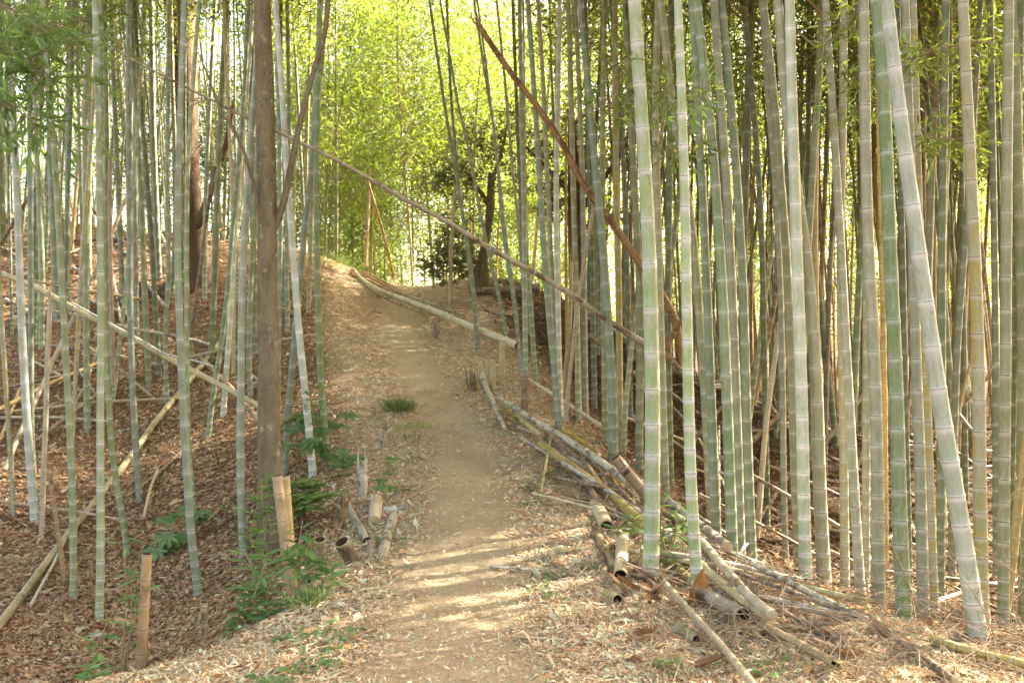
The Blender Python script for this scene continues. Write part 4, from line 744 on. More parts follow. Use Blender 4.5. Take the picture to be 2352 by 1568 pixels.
br1 = tree_tube([at(x, y, Yt + d) for x, y, d in [(626,530,0),(640,506,0),(657,445,.02),(670,373,.04),(686,297,.06),(706,214,.1),(726,145,.15),(749,66,.2),(754,0,.25),(775,-150,.3),(830,-400,.4)]], [px2r(w) for w in (17, 14, 12, 11, 10, 7, 3)], 10, 2, .03)
br2 = tree_tube([at(x, y, Yt + d) for x, y, d in [(606,545,0),(597,508,-.05),(590,460,-.06),(580,412,-.08),(560,346,-.1),(537,297,-.1),(505,255,-.05),(480,180,0),(455,120,.05)]], [px2r(w) for w in (10, 9, 8, 7, 6, 5, 2.5)], 8, 3, .03)
br3 = tree_tube([at(x, y, Yt + d) for x, y, d in [(662,385,.04),(675,378,.0),(690,377,-.02)]], [px2r(6), px2r(3), px2r(1)], 6, 4)
otree = woody('tree', 'brown-barked tree with a bare forked side limb rising beside the path', 'tree', 'bark', tree_tube(TP, [px2r(w) for w in (80, 54, 47, 45, 44, 42, 39, 34, 31, 29, 20, 8)], 24, 1, .035), [br1, br2, br3], TP[0])
lf = crown_mesh('crown', 90, 3.5, 2.0, 130, 18, (.08, .13), 'leaf'); mk_obj('crown', lf, otree, tuple(TP[-1] - TP[0] - np.array([0, 0, 1.2])))
Yd = 16.5; g = at(445, 700, Yd); TD = [at(447, 720, Yd), at(440, 600, Yd), at(430, 400, Yd), at(424, 200, Yd), at(421, 0, Yd), at(415, -500, Yd)]; TD[0][2] = float(H(TD[0][0], Yd)) - .2
od = woody('tree', 'thick dark tree trunk rising behind the bamboos of the slope', 'tree', 'bark_dark', tree_tube(TD, [x / 2 / F * Yd for x in (90, 62, 56, 54, 54, 50, 34)], 20, 8, .06), [tree_tube([at(437, 560, Yd), at(470, 480, Yd - .3), at(520, 330, Yd - .5), at(545, 200, Yd - .5)], [.09, .07, .05, .03], 8, 9), tree_tube([at(425, 250, Yd), at(395, 150, Yd - .3), at(380, 0, Yd - .5)], [.08, .06, .04], 8, 10)], TD[0])
mk_obj('crown', crown_mesh('crown', 91, 5, 3, 150, 18, (.12, .18), 'leaf'), od, tuple(TD[-1] - TD[0] - np.array([0, 0, 2])))
# the broken stump and the evergreen on the mound
def leaf_cloud(name, blobs, n, L, mat, parent, base, seed, ratio=.42, flat=1.3):
    r = np.random.default_rng(seed); Cs = []; tn = []
    w = np.array([b_[3] ** 2 for b_ in blobs]); w = w / w.sum()
    for (x, y, z, rad), k in zip(blobs, w):
        m = int(n * k); nc = max(3, m // 14); cc = rand_dirs(nc, r) * (rad * r.uniform(.15, 1.25, nc)[:, None] ** .8) + (x, y, z)
        Cs.append(np.repeat(cc, 14, 0) + r.normal(size=(nc * 14, 3)) * rad * .14); tn.append(np.repeat(r.uniform(.6, 1.3, nc), 14))
    Cs = np.concatenate(Cs); m = len(Cs); Ls = r.uniform(.7, 1.2, m) * L
    v, q, a = leaf_geo(Cs - base, rand_dirs(m, r, .7), rand_dirs(m, r, flat), Ls, Ls * ratio, .12, tone=np.concatenate(tn) * r.uniform(.85, 1.15, m))
    return mk_obj(name, mk_mesh(name, v, q, a, False, [M[mat]]), parent)
Ys = 17.6; TS = [at(1100, 660, Ys), at(1106, 610, Ys), at(1120, 534, Ys), at(1126, 460, Ys), at(1130, 398, Ys)]; TS[0][2] = float(H(TS[0][0], Ys)) - .1
os_ = woody('tree', 'gnarled flaring evergreen trunk with dark foliage on the mound', 'tree', 'bark', tree_tube(TS, [x / 2 / F * Ys for x in (54, 28, 17, 18, 19, 15)], 20, 21, .12), [tree_tube([at(1122, 470, Ys), at(1090, 420, Ys - .3), at(1060, 380, Ys - .5)], [.06, .04, .02], 8, 22), tree_tube([at(1128, 420, Ys), at(1150, 360, Ys), at(1165, 280, Ys)], [.045, .03, .015], 8, 23), tree_tube([at(1108, 600, Ys), at(1060, 600, Ys - .5), at(1010, 605, Ys - .9)], [.05, .03, .02], 8, 24)], TS[0])
eb = lambda l: [tuple(at(x, y, Ys + d)) + (r / F * Ys,) for x, y, r, d in l]
leaf_cloud('crown', eb([(1040,380,60,-.4),(1000,410,40,-.6),(1075,330,55,0),(1080,430,60,-.3),(1050,520,45,-.5),(1010,610,48,-.9),(985,600,28,-1.0),(1050,580,45,-.7),(1030,595,36,-.8),(1000,622,28,-1.0),(1058,605,30,-.7),(1020,560,40,-.7),(1090,560,30,-.4),(1140,330,60,.3),(1180,400,50,.6),(1170,280,50,.4)]), 6200, .095, 'leaf_ever', os_, TS[0], 5)
TE = [at(1330, 800, 19.5), at(1325, 600, 19.5), at(1318, 400, 19.5), at(1310, 250, 19.5)]; TE[0][2] = float(H(TE[0][0], 19.5)) - .1
oe = woody('tree', 'dark evergreen tree standing inside the shaded rows of the grove', 'tree', 'bark_dark', tree_tube(TE, [.22, .18, .15, .08], 14, 31, .06), [tree_tube([at(1322, 500, 19.5), at(1380, 420, 19.3), at(1440, 330, 19.2)], [.09, .06, .03], 8, 32), tree_tube([at(1320, 450, 19.5), at(1250, 380, 19.5), at(1200, 330, 19.5)], [.08, .05, .03], 8, 33)], TE[0])
leaf_cloud('crown', [tuple(at(x, y, 19.5 + d)) + (r / F * 19.5,) for x, y, r, d in [(1300,430,75,0),(1250,350,60,0),(1370,400,70,.3),(1440,330,70,.2),(1330,300,80,.5),(1400,500,50,0),(1260,470,50,0),(1480,420,50,.4),(1350,560,45,-.2),(1640,330,60,1),(1560,380,60,.8),(1700,420,40,1)]], 4200, .14, 'leaf_ever', oe, TE[0], 6)
pc('fallen_log', 'dark rotten log lying across the mound in front of the evergreen trunk', 'log', 'brown', [(1080,668),(1130,668),(1180,664),(1240,660)], 14, 20, (17, 16.8))

# ------------------------------------------------------------------ leafy sprays on bamboos near the eye, shrubs, tufts
def spray(name, label, pts, Y, n, L, mat, cat='bamboo branch', seed=1, spread=.16, hang=.5, group=None):
    """a side branch of bamboo with fans of narrow leaves along it"""
    r = np.random.default_rng(seed); P = smooth_line([at(x, y, Y + d) for x, y, d in pts], 30, 2); o = empty(name, P[0], label, cat, group)
    tw = [sweep(P - P[0], np.linspace(.004, .0015, 30), 4) + (0,)]; C, D = [], []
    for i in range(n):
        p = P[r.integers(4, 30)]; dd = r.normal(size=3) * (1, 1, .6); dd[2] -= hang * .4; e = p + dd / np.linalg.norm(dd) * r.uniform(.3, 1) * spread
        tw.append(sweep(np.array([p, (p + e) / 2 + (0, 0, .01), e]) - P[0], [.0015, .0012, .0008], 3) + (0,))
        for k in range(r.integers(3, 6)):
            f = (e - p) / np.linalg.norm(e - p) + r.normal(size=3) * .65 - (0, 0, hang * .5); f /= np.linalg.norm(f); l = L * r.uniform(.6, 1.15); C.append((e + f * l * .5, l)); D.append(f)
    Vv, Q, A_, mi = join(tw); mk_obj('twig', mk_mesh('twig', Vv, Q, A_, True, [M['twig']]), o)
    Ls = np.array([c[1] for c in C]); v, q, a = leaf_geo(np.array([c[0] for c in C]) - P[0], D, rand_dirs(len(C), r, 1.5), Ls, Ls * .16, .1, tone=r.uniform(.7, 1.4, len(C)), six=True)
    mk_obj('foliage', mk_mesh('foliage', v, q, a, False, [M[mat]]), o)
GB = 'leafy side branches at the top of the picture'
for i, (lb, pts, Y, n) in enumerate([
 ('leafy branch of drooping green leaves, uppermost in the corner before the sky', [(-40,-10,.3),(40,30,0),(110,70,0),(165,110,.1)], 5.5, 60), ('second hanging leafy branch under the uppermost one', [(-40,110,.3),(30,120,0),(90,150,0),(140,210,.1)], 5.4, 75),
 ('lower hanging leafy branch before the white-ringed bamboo', [(-40,230,.2),(20,240,0),(70,275,0),(118,325,.1)], 5.3, 45), ('dark leafy branch farther behind the uppermost corner branch', [(-10,40,.3),(60,60,0),(140,60,.2),(230,30,.5)], 7.5, 60),
 ('small leafy branch left of the thickest waxy bamboo', [(1478,150,0),(1455,140,-.1),(1430,170,-.2),(1405,240,-.3)], 5.8, 26), ('leafy twig crossing behind the thickest waxy bamboo', [(1330,262,.3),(1400,240,.2),(1470,225,.2),(1560,205,.2)], 6.3, 34),
 ('pale green leafy twig between the two waxy bamboos', [(1570,235,.3),(1530,240,.1),(1500,245,.1),(1480,262,.1)], 5.9, 20), ('leafy twig right of the second waxy bamboo', [(1576,200,.2),(1600,220,0),(1615,235,0),(1625,250,0)], 5.6, 18),
 ('fine leafy twig lower down behind the second waxy bamboo', [(1500,350,.3),(1540,345,.2),(1580,335,.2),(1620,345,.3)], 6.2, 26),
 ('dark drooping leafy branch in front of the grey-white straight bamboo', [(2000,-20,.5),(1970,30,.3),(1930,70,.2),(1895,115,.2)], 6.0, 52), ('leafy branch crossing behind the leaning waxy bamboo', [(2090,130,.5),(2040,140,.4),(1990,160,.4),(1950,185,.4)], 6.0, 46),
 ('sunlit sparse leafy branch left of the leaning waxy bamboo', [(2060,255,.5),(2010,240,.3),(1960,245,.3),(1900,260,.3)], 5.9, 22), ('leafy branch reaching from the leaning waxy bamboo to the yellow-stained one', [(2070,140,.3),(2140,120,.1),(2210,100,.1),(2290,95,.2)], 5.4, 50),
 ('dense dark leafy branch under the previous one, beside the leaning waxy bamboo', [(2085,320,.3),(2120,310,.1),(2160,320,.1),(2200,320,.2)], 5.6, 40)]):
    spray('leafy_branch', lb.replace('the previous one', 'the long reaching one'), pts, Y, int(n * (2.4 if i < 4 else 1.5)), .115 if i < 4 else .10, 'leaf' if i not in (0, 1, 2, 6, 7, 11) else 'leaf_fern', seed=100 + i, group=GB, spread=.30 if i < 4 else .22)

def shrub(label, cat, name, base, stems, kind, mat, L, nleaf, seed, ratio=.34, spread=.35):
    """stems: tips (px, py, Y) of the stems rising from BASE"""
    r = np.random.default_rng(seed); b_ = np.asarray(base, float); o = empty(name, b_, label, cat); tw, C, D, N, Ls = [], [], [], [], []
    for s in stems:
        tip = at(*s); md = (b_ + tip) / 2 + r.normal(size=3) * .05; P = smooth_line([b_ + r.normal(size=3) * .04 * (1, 1, 0), md, tip], 20, 2); tw.append(sweep(P - b_, np.linspace(.006, .0025, 20), 5) + (0,))
        if kind == 'lance':
            for k in range(nleaf):
                t = .35 + .65 * (k / nleaf) ** .7; p = P[int(t * 19)]; an = k * 2.4 + r.uniform(-.4, .4); d = np.array([math.cos(an), math.sin(an), r.uniform(-.45, .5)]); d /= np.linalg.norm(d); l = L * r.uniform(.7, 1.2)
                C.append(p + d * l * .55); D.append(d); N.append(np.array([-d[0] * d[2], -d[1] * d[2], 1]) + r.normal(size=3) * .25); Ls.append(l)
        elif kind == 'palm':
            for k in range(nleaf):
                an = k * 2.4 + r.uniform(-.5, .5); out = np.array([math.cos(an), math.sin(an), 0]) * spread * r.uniform(.4, 1.) + (0, 0, r.uniform(-.12, .12)); p = tip + out; tw.append(sweep(np.array([tip, tip + out * .5 + (0, 0, .03), p]) - b_, [.003, .0025, .002], 4) + (0,))
                n_ = np.array([out[0] * .8, out[1] * .8 - .25, .8]) + r.normal(size=3) * .15; n_ /= np.linalg.norm(n_); u = np.cross(n_, (0, 0, 1.)); u /= np.linalg.norm(u); w = np.cross(u, n_); w = w if np.dot(w, out) > 0 else -w
                for j in range(8):
                    t = (j - 3.5) / 3.5 * 2.25; d = w * math.cos(t) + u * math.sin(t) - n_ * .12; l = L * (1 - .09 * abs(j - 3.5)) * r.uniform(.9, 1.05); C.append(p + d * l * .5); D.append(d); N.append(n_); Ls.append(l)
        else:                                             # feathery sprays of small leaflets in flat layers
            for k in range(nleaf):
                t = r.uniform(.4, 1.); p = P[int(t * 19)]; an = r.uniform(0, 6.28); d = np.array([math.cos(an), math.sin(an), r.uniform(-.1, .25)]); l = spread * r.uniform(.4, 1)
                tw.append(sweep(np.array([p, p + d * l]) - b_, [.0015, .0008], 3) + (0,)); sd_ = np.array([-d[1], d[0], 0])
                for m in range(9):
                    for sg in (1, -1): f = d * .6 + sd_ * sg; C.append(p + d * l * (.15 + .85 * m / 9) + sd_ * sg * L * .4); D.append(f); N.append(np.array([0, 0, 1]) + r.normal(size=3) * .35); Ls.append(L * r.uniform(.8, 1.2))
    Vv, Q, A_, mi = join(tw); mk_obj('stem', mk_mesh('stem', Vv, Q, A_, True, [M['twig' if kind == 'lance' else 'green']]), o)
    Ls = np.array(Ls); v, q, a = leaf_geo(np.array(C) - b_, D, N, Ls, Ls * ratio, .14 if kind != 'palm' else .05, tone=r.uniform(.75, 1.3, len(C)), six=True)
    mk_obj('foliage', mk_mesh('foliage', v, q, a, False, [M[mat]]), o); return o
shrub('star-leaved shrub with big lobed leaves behind the white bamboo', 'shrub', 'palmate_shrub', ground(715, 1098), [(712,985,8.6),(675,1010,8.5),(760,975,8.7),(690,950,8.7),(745,1020,8.5)], 'palm', 'leaf_shrub', .17, 4, 1, .34, .24)
shrub('low star-leaved plant alone on the brown slope', 'shrub', 'palmate_shrub', ground(400, 1275), [(385,1225,None or 7.6),(420,1190,7.8),(445,1200,7.8),(365,1270,7.5)], 'palm', 'leaf_shrub', .15, 3, 2, .34, .14)
shrub('small bluish star-leaved plant before the bank by the path', 'shrub', 'palmate_shrub', ground(790, 1095), [(785,1060,8.1),(800,1068,8.0)], 'palm', 'leaf_shrub', .16, 2, 3, .34, .08)
shrub('young star-leaved plant sprouting behind the bleached log', 'shrub', 'palmate_shrub', ground(885, 1150), [(880,1112,7.3),(890,1085,7.4)], 'palm', 'leaf_shrub', .085, 3, 4, .4, .07)
zb = lambda px, Y: np.array([(px - 1176) / F * Y, Y, float(H((px - 1176) / F * Y, Y))])
shrub('glossy long-leaved shrub overlapping the tall split tan post', 'shrub', 'glossy_shrub', zb(705, 5.35), [(695,1195,5.3),(740,1270,5.25),(660,1250,5.3),(715,1240,5.2),(760,1290,5.3)], 'lance', 'leaf_shrub', .15, 13, 5, .27)
shrub('dense dark long-leaved shrub left of the tall split tan post', 'shrub', 'glossy_shrub', zb(600, 5.1), [(560,1260,5.1),(610,1290,5.0),(540,1330,5.1),(640,1310,5.0),(585,1360,5.0),(550,1400,4.95),(620,1390,4.9),(660,1360,5.0)], 'lance', 'leaf_shrub', .13, 15, 6, .24)
shrub('thin sapling with few leaves in front of the tall orange-tan post', 'sapling', 'sapling', zb(295, 4.9), [(282,1215,4.8),(330,1345,4.7),(300,1310,4.8)], 'lance', 'leaf_shrub', .11, 9, 7, .34)
shrub('young broad-leaved sapling by the lower frame edge', 'sapling', 'sapling', zb(235, 4.7), [(262,1400,4.6),(240,1445,4.6)], 'lance', 'leaf_shrub', .12, 7, 8, .38)
shrub('low leafy sprout at the bottom of the slope', 'sapling', 'sapling', zb(230, 4.3), [(215,1530,4.25),(245,1520,4.25),(190,1545,4.3)], 'lance', 'leaf_shrub', .10, 8, 9, .38)
shrub('small bluish sprout between bent-footed bamboo and pale blue bamboo', 'sapling', 'sapling', ground(545, 1190), [(530,1135,7.6),(575,1130,7.6)], 'lance', 'leaf_shrub', .10, 7, 10, .5)
shrub('light green feathery shrub at the foot of the brown tree trunk', 'shrub', 'feathery_shrub', ground(690, 1190), [(700,1100,6.9),(650,1120,6.8),(740,1100,7),(690,1150,6.7),(630,1090,6.8),(755,1130,6.9)], 'fern', 'leaf_fern', .035, 26, 11, .5, .24)
shrub('pale feathery sprigs left of the brown tree trunk', 'shrub', 'feathery_shrub', zb(600, 6.6), [(600,1100,6.4),(590,1160,6.4),(610,1200,6.3)], 'fern', 'leaf_fern', .035, 12, 12, .5, .18)
shrub('bamboo seedling with drooping leaves before the white bamboo', 'sapling', 'sapling', ground(715, 1075), [(700,850,8.1),(690,900,8.1),(730,880,8.2),(755,850,8.2)], 'lance', 'leaf_fern', .11, 10, 13, .2)
shrub('leafy seedling halfway up the bank', 'sapling', 'sapling', ground(755, 830), [(745,815,12.2),(770,822,12.2)], 'lance', 'leaf_fern', .10, 8, 14, .3)
shrub('dark glossy vine climbing between the two foremost waxy bamboos', 'vine', 'climbing_vine', zb(1545, 5.75), [(1530,1120,5.6),(1555,1140,5.7),(1525,1200,5.6),(1565,1160,5.6),(1530,1260,5.6),(1580,1180,5.55)], 'lance', 'leaf_shrub', .085, 11, 15, .45)
shrub('dark-leaved sprig left of the thickest waxy bamboo', 'sapling', 'sapling', ground(1470, 1250), [(1455,1185,5.55),(1440,1215,5.5),(1425,1205,5.6)], 'lance', 'leaf_shrub', .10, 7, 16, .36)
shrub('low broad-leaved plant in the litter near the bottom of the frame', 'shrub', 'low_plant', ground(1535, 1560), [(1490,1520,4.05),(1530,1525,4.0),(1570,1510,4.05),(1590,1530,4.0),(1510,1550,3.95)], 'lance', 'leaf_shrub', .075, 8, 17, .5)
shrub('pale weed growing over the canes below the two stakes', 'shrub', 'low_plant', ground(1165, 965), [(1160,925,9.9),(1180,915,9.9),(1150,935,9.9)], 'lance', 'leaf_fern', .09, 9, 18, .3)
shrub('small dark plant beside the thick yellow cane', 'shrub', 'low_plant', ground(1262, 1110), [(1255,1085,8),(1268,1075,8)], 'lance', 'leaf_shrub', .07, 9, 19, .5)
shrub('single heart-leaved weed above the ash-grey pole', 'shrub', 'low_plant', ground(1190, 975), [(1190,962,9.7)], 'lance', 'leaf_fern', .10, 4, 20, .8)
for lb, px, py, tips, sd_ in [('small leafy sprout on the verge beside the bleached log', 925, 1130, [(920,1108),(935,1112)], 41), ('small leafy sprout on the left verge above the bleached grey stump', 895, 1085, [(890,1065),(905,1070)], 42), ('weed at the lower left bend of the verge', 640, 1480, [(630,1455),(650,1460),(665,1470)], 43),
  ('leafy weed where the trodden path meets the heap', 1215, 1130, [(1210,1110),(1225,1115)], 44), ('weed beside the short pale stick', 1275, 1330, [(1265,1308),(1285,1312)], 45), ('low weed among the litter below the dark grey thick log', 1690, 1500, [(1680,1478),(1700,1482)], 46), ('weed by the small rotten log', 1340, 1310, [(1335,1290),(1350,1292)], 47)]:
    g = ground(px, py); shrub(lb, 'weed', 'weed', g, [(a_, b_, g[1]) for a_, b_ in tips], 'lance', 'leaf_shrub', .065, 7, sd_, .45)
def tuft(label, base, n, h, mat, seed, wide=.12, kind=None):
    r = np.random.default_rng(seed); C = r.normal(size=(n, 3)) * (wide, wide, 0) * .6; D = np.c_[C[:, :2] / wide * .7 + r.normal(size=(n, 2)) * .35, np.ones(n)]; L = h * r.uniform(.5, 1.1, n)
    Dn = D / np.linalg.norm(D, axis=1)[:, None]; v, q, a = leaf_geo(C + Dn * L[:, None] * .5, Dn, rand_dirs(n, r), L, .006 + .004 * r.random(n), .5, tone=r.uniform(.7, 1.4, n), six=True)
    nm = 'grass' if kind else 'grass_tuft'; tag(mk_obj(nm, mk_mesh(nm, v, q, a, False, [M[mat]]), None, tuple(base)), label, None if kind else 'grass tuft', None, kind)
tuft('dense dark green grass tuft on the edge of the trodden path', ground(915, 945), 260, .22, 'grass', 1, .13); tuft('pale sparse grass on the verge below the dark tuft', ground(955, 985), 90, .12, 'leaf_fern', 2, .2, 'stuff')
tuft('small grass clump beyond the pale sparse one', ground(950, 1010), 60, .1, 'grass', 3, .2); tuft('arching grass tuft over the yellowish cane by the post', ground(705, 1392), 80, .18, 'grass', 4, .07)
tuft('greenish grass strip at the top of the bank', ground(755, 612), 200, .35, 'leaf_fern', 5, .7, 'stuff'); tuft('small grass clump at the bank below the fallen trunk', ground(880, 690), 150, .25, 'grass', 6, .4)

# ------------------------------------------------------------------ litter, twigs, ground cover, far foliage
PAL = np.array([(.60,.44,.30),(.54,.37,.23),(.66,.51,.38),(.50,.41,.27),(.54,.55,.40),(.43,.25,.13),(.36,.19,.10),(.68,.57,.43),(.49,.52,.39),(.62,.45,.34)])
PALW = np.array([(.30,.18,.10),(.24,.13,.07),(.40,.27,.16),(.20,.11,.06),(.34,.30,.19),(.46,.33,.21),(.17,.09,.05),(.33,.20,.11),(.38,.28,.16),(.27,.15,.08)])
def scatter(n, seed, xr, yr, power):
    r = np.random.default_rng(seed); u = r.uniform(0, 1, n); a, b_ = yr[0] ** (1 - power), yr[1] ** (1 - power); y = (a + (b_ - a) * u) ** (1 / (1 - power)); x = r.uniform(-.66, .66, n) * y * 1.02 + r.normal(size=n) * .3
    return r, x, y
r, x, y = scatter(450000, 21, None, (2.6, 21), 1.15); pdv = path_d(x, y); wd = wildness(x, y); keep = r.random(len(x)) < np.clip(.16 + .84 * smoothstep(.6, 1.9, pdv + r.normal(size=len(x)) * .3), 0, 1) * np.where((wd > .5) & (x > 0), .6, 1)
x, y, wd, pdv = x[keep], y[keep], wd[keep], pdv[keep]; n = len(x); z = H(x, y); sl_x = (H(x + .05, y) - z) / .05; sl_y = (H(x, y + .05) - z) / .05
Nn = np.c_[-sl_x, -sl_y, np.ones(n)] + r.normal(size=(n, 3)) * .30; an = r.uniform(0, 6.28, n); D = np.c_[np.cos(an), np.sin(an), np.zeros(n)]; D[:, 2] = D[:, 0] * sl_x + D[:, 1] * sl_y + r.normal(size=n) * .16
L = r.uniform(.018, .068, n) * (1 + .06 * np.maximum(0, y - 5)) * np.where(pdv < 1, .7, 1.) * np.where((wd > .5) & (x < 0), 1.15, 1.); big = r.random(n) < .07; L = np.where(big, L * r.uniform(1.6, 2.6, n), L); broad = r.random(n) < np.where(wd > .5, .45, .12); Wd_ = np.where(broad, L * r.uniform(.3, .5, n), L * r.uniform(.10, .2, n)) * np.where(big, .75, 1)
col = np.where(wd[:, None] > r.random((n, 1)), PALW[r.integers(0, 10, n)] * 1.16 * (1 - .6 * ground_shade(x, y))[:, None], PAL[r.integers(0, 10, n)] * (1.08, 1.06, .98)) * r.uniform(.75, 1.2, (n, 1))  # litter leaves darkened by the same painted shade
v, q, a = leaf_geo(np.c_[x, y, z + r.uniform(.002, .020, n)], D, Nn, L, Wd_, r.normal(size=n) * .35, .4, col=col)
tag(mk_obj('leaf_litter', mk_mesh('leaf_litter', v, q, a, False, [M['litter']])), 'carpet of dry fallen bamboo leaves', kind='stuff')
feet = [o.location for o in bpy.data.objects if o.name.startswith('bamboo') and o.type == 'EMPTY' and o.location.y < 11 and abs(o.location.x) < o.location.y * .62]
r = np.random.default_rng(31); m = 55; n = len(feet) * m; f = np.repeat(np.array([tuple(v_) for v_ in feet]), m, 0); an = r.uniform(0, 6.28, n); rd = .05 + np.abs(r.normal(size=n)) * .09; x, y = f[:, 0] + np.cos(an) * rd, f[:, 1] + np.sin(an) * rd
z = H(x, y) + np.maximum(0, .05 - rd * .35) * r.uniform(.2, 1.3, n) + .006; a2 = r.uniform(0, 6.28, n); L = r.uniform(.03, .11, n); wd = wildness(x, y)
col = np.where(wd[:, None] > r.random((n, 1)), PALW[r.integers(0, 10, n)] * 1.2, PAL[r.integers(0, 10, n)]) * r.uniform(.7, 1.1, (n, 1)); v, q, a = leaf_geo(np.c_[x, y, z], np.c_[np.cos(a2), np.sin(a2), r.normal(size=n) * .35], np.c_[r.normal(size=(n, 2)) * .5, np.ones(n)], L, L * r.uniform(.12, .4, n), r.normal(size=n) * .4, .4, col=col)
tag(mk_obj('fallen_leaves', mk_mesh('fallen_leaves', v, q, a, False, [M['litter']])), 'dry leaves drifted round the feet of the bamboos', kind='stuff')
# bamboo sheaths: big brown curled husks around the feet of the waxy bamboos
rr = np.random.default_rng(9)
def husk(p, d, L, w, curl, col, seed):
    r_ = np.random.default_rng(seed); d = np.asarray(d, float); d /= np.linalg.norm(d); up = np.array([0, 0, 1.]) + r_.normal(size=3) * .3; s = np.cross(d, up); s /= np.linalg.norm(s); u = np.cross(s, d); nu, nv = 9, 7; Vv = []
    for i in range(nu):
        t = i / (nu - 1); ww = w * (math.sin(math.pi * min(1, t * .8 + .2)) ** .6 if t < 1 else .02) * (1 - .25 * t)
        for j in range(nv):
            a_ = (j / (nv - 1) - .5) * curl; Vv.append(p + d * L * t + s * math.sin(a_) * ww / curl * 2 + u * (ww / curl * 2 * (1 - math.cos(a_)) + L * .25 * t * t))
    i, j = np.meshgrid(np.arange(nu - 1), np.arange(nv - 1), indexing='ij'); b0 = (i * nv + j).ravel(); Q = np.stack([b0, b0 + 1, b0 + nv + 1, b0 + nv], -1)
    return np.array(Vv), Q, {'col': ('FLOAT_COLOR', 'POINT', np.repeat([[*col, 1]], len(Vv), 0) * (r_.uniform(.75, 1.15, (len(Vv), 1)) ** 1))}
HC = [(.26,.15,.08), (.33,.21,.12), (.42,.30,.19), (.22,.12,.065), (.48,.37,.25)]
for i in range(40):
    if i < 22: px, py = rr.normal(1500, 45), rr.normal(1350, 26)
    elif i < 34: px, py = rr.uniform(1380, 1900), rr.uniform(1360, 1540)
    else: px, py = rr.uniform(1700, 2330), rr.uniform(1450, 1560)
    p = ground(px, py, .02); an = rr.uniform(0, 6.28); v, q, a = husk(np.zeros(3), (math.cos(an), math.sin(an), rr.uniform(-.05, .55 if i < 22 else .2)), rr.uniform(.10, .26), rr.uniform(.018, .05), rr.uniform(1.2, 3.6), HC[rr.integers(5)], i)
    tag(mk_obj('bamboo_husk', mk_mesh('bamboo_husk', v, q, a, True, [M['litter']]), None, tuple(p)), 'curled brown bamboo sheath lying in the pile at the feet of the waxy bamboos' if i < 34 else 'curled brown bamboo sheath lying on the litter in front of the shaded stems', 'bamboo sheath', 'sheaths at the waxy bamboos' if i < 34 else 'sheaths on the litter before the grove')
p = at(1592, 1392, 5.12); p[2] = float(H(p[0], p[1])) - .02; v, q, a = husk(np.zeros(3), (.06, -.06, 1), .26, .085, 2.2, (.42,.22,.09), 77); tag(mk_obj('bamboo_husk', mk_mesh('bamboo_husk', v, q, a, True, [M['litter']]), None, tuple(p)), 'upright pointed orange-brown sheath clasping the foot of the second waxy bamboo', 'bamboo sheath')
# dead branches with fine twigs in the heap
rr = np.random.default_rng(13)
for i, (p0, p1, Y, th) in enumerate([((1250,1120),(1490,1210),6.6,.005),((1290,1150),(1480,1290),6.2,.005),((1240,1010),(1400,1150),7.8,.005),((1430,1290),(1640,1420),5.0,.006),((1480,1300),(1700,1330),5.2,.004),((1380,1390),(1600,1345),4.9,.004),((1640,1470),(1760,1300),4.8,.005),
   ((1790,1370),(1850,1275),5.0,.005),((1930,1380),(2090,1280),5.0,.005),((1750,1345),(1990,1365),5.1,.004),((2330,1560),(2230,1280),4.2,.005),((2110,1400),(1990,1090),5.0,.005),((2090,1260),(1920,1110),5.1,.004),((2352,1330),(2230,1250),4.6,.005),((2150,1480),(2300,1430),4.4,.004),((2330,1450),(2352,1290),4.4,.004),
   ((1550,1500),(1760,1480),4.4,.004),((1600,1545),(1850,1550),4.1,.004),((1900,1560),(2100,1500),4.1,.005),((1800,1440),(2050,1470),4.5,.004),((2200,1540),(2340,1500),4.1,.004),((1340,1100),(1480,1060),7.4,.004),((1300,950),(1380,900),9,.004),((2120,1330),(2230,1200),4.8,.003),((2290,1180),(2352,1080),4.8,.003),((60,1250),(190,1180),7.2,.005),((0,1350),(90,1280),6.2,.004),((100,1420),(180,1330),5.6,.004),((300,1110),(360,1010),9.0,.005),((420,1180),(520,1090),8.4,.005),((340,1560),(400,1380),4.9,.003),((20,1020),(110,930),9.5,.005),((200,1500),(130,1400),5.2,.003),((2260,860),(2352,800),5.5,.003),((2250,740),(2352,700),5.6,.003)]):
    a_, b_ = at(*p0, Y), at(*p1, Y + rr.uniform(-.2, .2)); g = float(H(a_[0], a_[1])); d = b_ - a_; tw = twig_geo(np.zeros(3), d, np.linalg.norm(d), th, rr, 2, .0, 5)
    Vv, Q, A_, mi = join(tw); tag(mk_obj('dead_branch', mk_mesh('dead_branch', Vv, Q, A_, True, [M['twig']]), None, tuple(a_)), 'bare thin dead branch sticking out of the heap along the path edge' if i < 7 or i in (21, 22) else 'bare thin dead branch on the brown slope' if p0[0] < 700 else 'bare thin dead branch with fine twigs in front of the shaded grove', 'dead branch', 'dead branches of the heap' if i < 7 or i in (21, 22) else 'dead branches of the slope' if p0[0] < 700 else 'dead branches before the grove')
for p0, p1, w, lb in [((1125,1300),(1238,1308),7,'pale stick lying across the right side of the trodden path'), ((1165,1277),(1230,1283),3,'thin dark stick lying above the pale stick'), ((1175,1460),(1300,1468),6,'flat tan bamboo sliver lying on the verge'), ((1245,1275),(1330,1330),8,'brown split sliver pointing to the fat old log'), ((1040,1385),(1072,1375),3,'short dark twig on the trodden path')]:
    pc('stick', lb, 'stick', 'ash' if 'pale' in lb else 'tan' if 'tan' in lb else 'brown', [p0, ((p0[0] + p1[0]) / 2, (p0[1] + p1[1]) / 2 + 1), p1], w, w * .8, lift=.012, ratios=(6, 6))
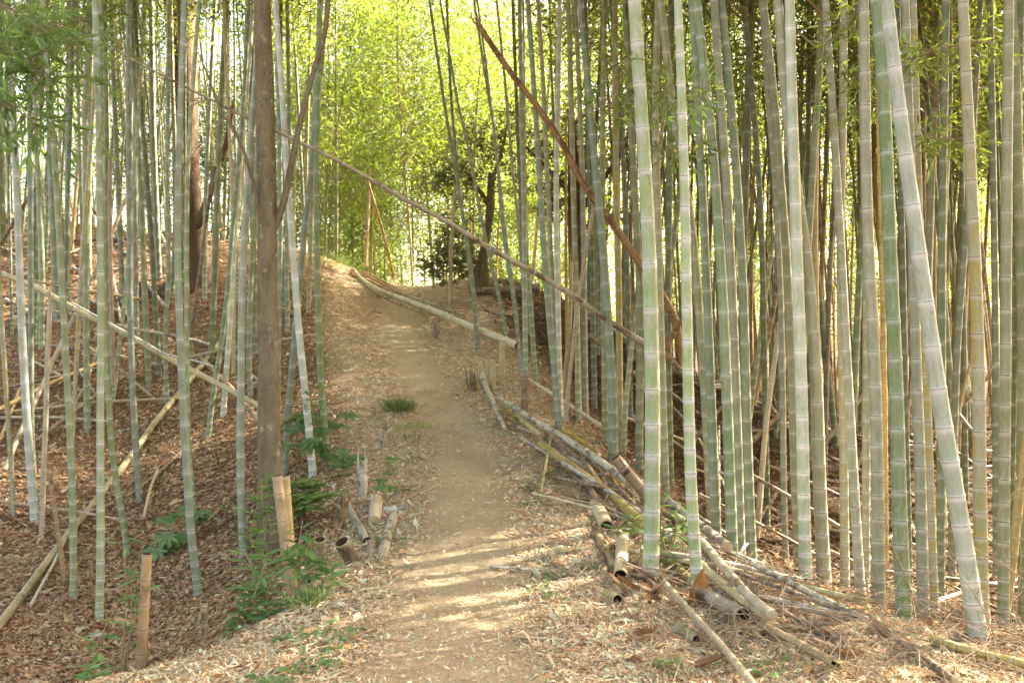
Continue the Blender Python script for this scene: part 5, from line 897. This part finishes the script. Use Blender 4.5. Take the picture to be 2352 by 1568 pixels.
# countless twigs on the ground
rr = np.random.default_rng(17); tw = []
r, x, y = scatter(2600, 23, None, (2.8, 14), 1.2); pdv = path_d(x, y); wd = wildness(x, y)
for i in range(len(x)):
    right = x[i] > np.interp(y[i], PATH[:, 0], PATH[:, 1])
    if pdv[i] < 1.1 or rr.random() > (.95 if right and wd[i] > .1 else .25): continue
    an = rr.uniform(0, 3.14); L = rr.uniform(.08, .5); d = np.array([math.cos(an), math.sin(an) * .8, 0]) * L / 2; z0 = float(H(x[i] - d[0], y[i] - d[1])); z1 = float(H(x[i] + d[0], y[i] + d[1])); e = rr.uniform(0, .12) if right else .01
    tw.append(sweep(np.array([[x[i] - d[0], y[i] - d[1], z0 + .01], [x[i], y[i], (z0 + z1) / 2 + .02 + e * .6], [x[i] + d[0], y[i] + d[1], z1 + .015 + e]]), [.003, .0025, .0015], 4) + (0,))
for i in range(1090):
    t = rr.uniform(0, 1); px = rr.uniform(1480, 2350) if i > 900 else 1240 + (1060 * t if i % 3 == 0 else 520 * t) + rr.normal() * 28; py = rr.uniform(1400 + (px - 1480) * .07, 1566) if i > 900 else 1020 + (470 * t if i % 3 == 0 else 400 * t) + rr.normal() * 26; p = ground(px, min(py, 1560)); an = 2.0 + rr.normal() * .9; L = rr.uniform(.12, .6)
    d = np.array([math.cos(an), math.sin(an), rr.uniform(-.1, .35)]) * L / 2; p[2] += rr.uniform(.005, .04 if i > 900 else .10) + abs(d[2]); tw.append(sweep(np.array([p - d, p + rr.normal(size=3) * .02, p + d]), [.0032, .0025, .0012], 4) + (0,))
Vv, Q, A_, mi = join(tw); tag(mk_obj('twig_litter', mk_mesh('twig_litter', Vv, Q, A_, True, [M['twig']])), 'fine dry twigs strewn over the ground', kind='stuff')
# small ivy and sprouts
r, x, y = scatter(8500, 29, None, (2.8, 13), 1.3); pdv = path_d(x, y); ns = np.sin(x * 3.1 + 1) * np.sin(y * 2.7) + np.sin(x * 7.3) * np.sin(y * 6.1 + 2) * .6; right = x > np.interp(y, PATH[:, 0], PATH[:, 1])
k = (pdv > 1.3) & (ns > np.where(right, .95, .45)) & (r.random(len(x)) < np.where(right, .5, .8)) & (wildness(x, y) < .6); x, y = np.repeat(x[k], 3), np.repeat(y[k], 3); x = x + r.normal(size=len(x)) * .035; y = y + r.normal(size=len(x)) * .035; n = len(x)
an = r.uniform(0, 6.28, n); L = r.uniform(.02, .05, n); v, q, a = leaf_geo(np.c_[x, y, H(x, y) + r.uniform(.012, .04, n)], np.c_[np.cos(an), np.sin(an), r.normal(size=n) * .25], np.c_[r.normal(size=(n, 2)) * .35, np.ones(n)], L, L * .85, .15, tone=r.uniform(.8, 1.5, n))
tag(mk_obj('ground_ivy', mk_mesh('ground_ivy', v, q, a, False, [M['leaf_shrub']])), 'small ivy leaves creeping through the dry litter', kind='stuff')
# the far-off wood behind everything
def far_wood(n, seed):
    r = np.random.default_rng(seed); nc = n // 24; an = r.uniform(-.78, .78, nc); d = r.uniform(34, 52, nc); x = np.sin(an) * d; y = np.cos(an) * d; z = -1 + 15 * r.uniform(0, 1, nc) ** .9
    C = np.repeat(np.c_[x, y, z], 24, 0) + r.normal(size=(nc * 24, 3)) * (.8, .8, .45); m = len(C); L = r.uniform(.22, .4, m); v, q, a = leaf_geo(C, rand_dirs(m, r, .6), rand_dirs(m, r, 1.3), L, L * .25, .1, tone=np.repeat(r.uniform(.6, 1.3, nc), 24) * r.uniform(.8, 1.2, m))
    tag(mk_obj('far_wood', mk_mesh('far_wood', v, q, a, False, [M['leaf_far']])), 'far-off sunlit bamboo wood behind everything', kind='stuff')
far_wood(46000, 61)
print('bamboos', NCULM[0], 'objects', len(bpy.data.objects))
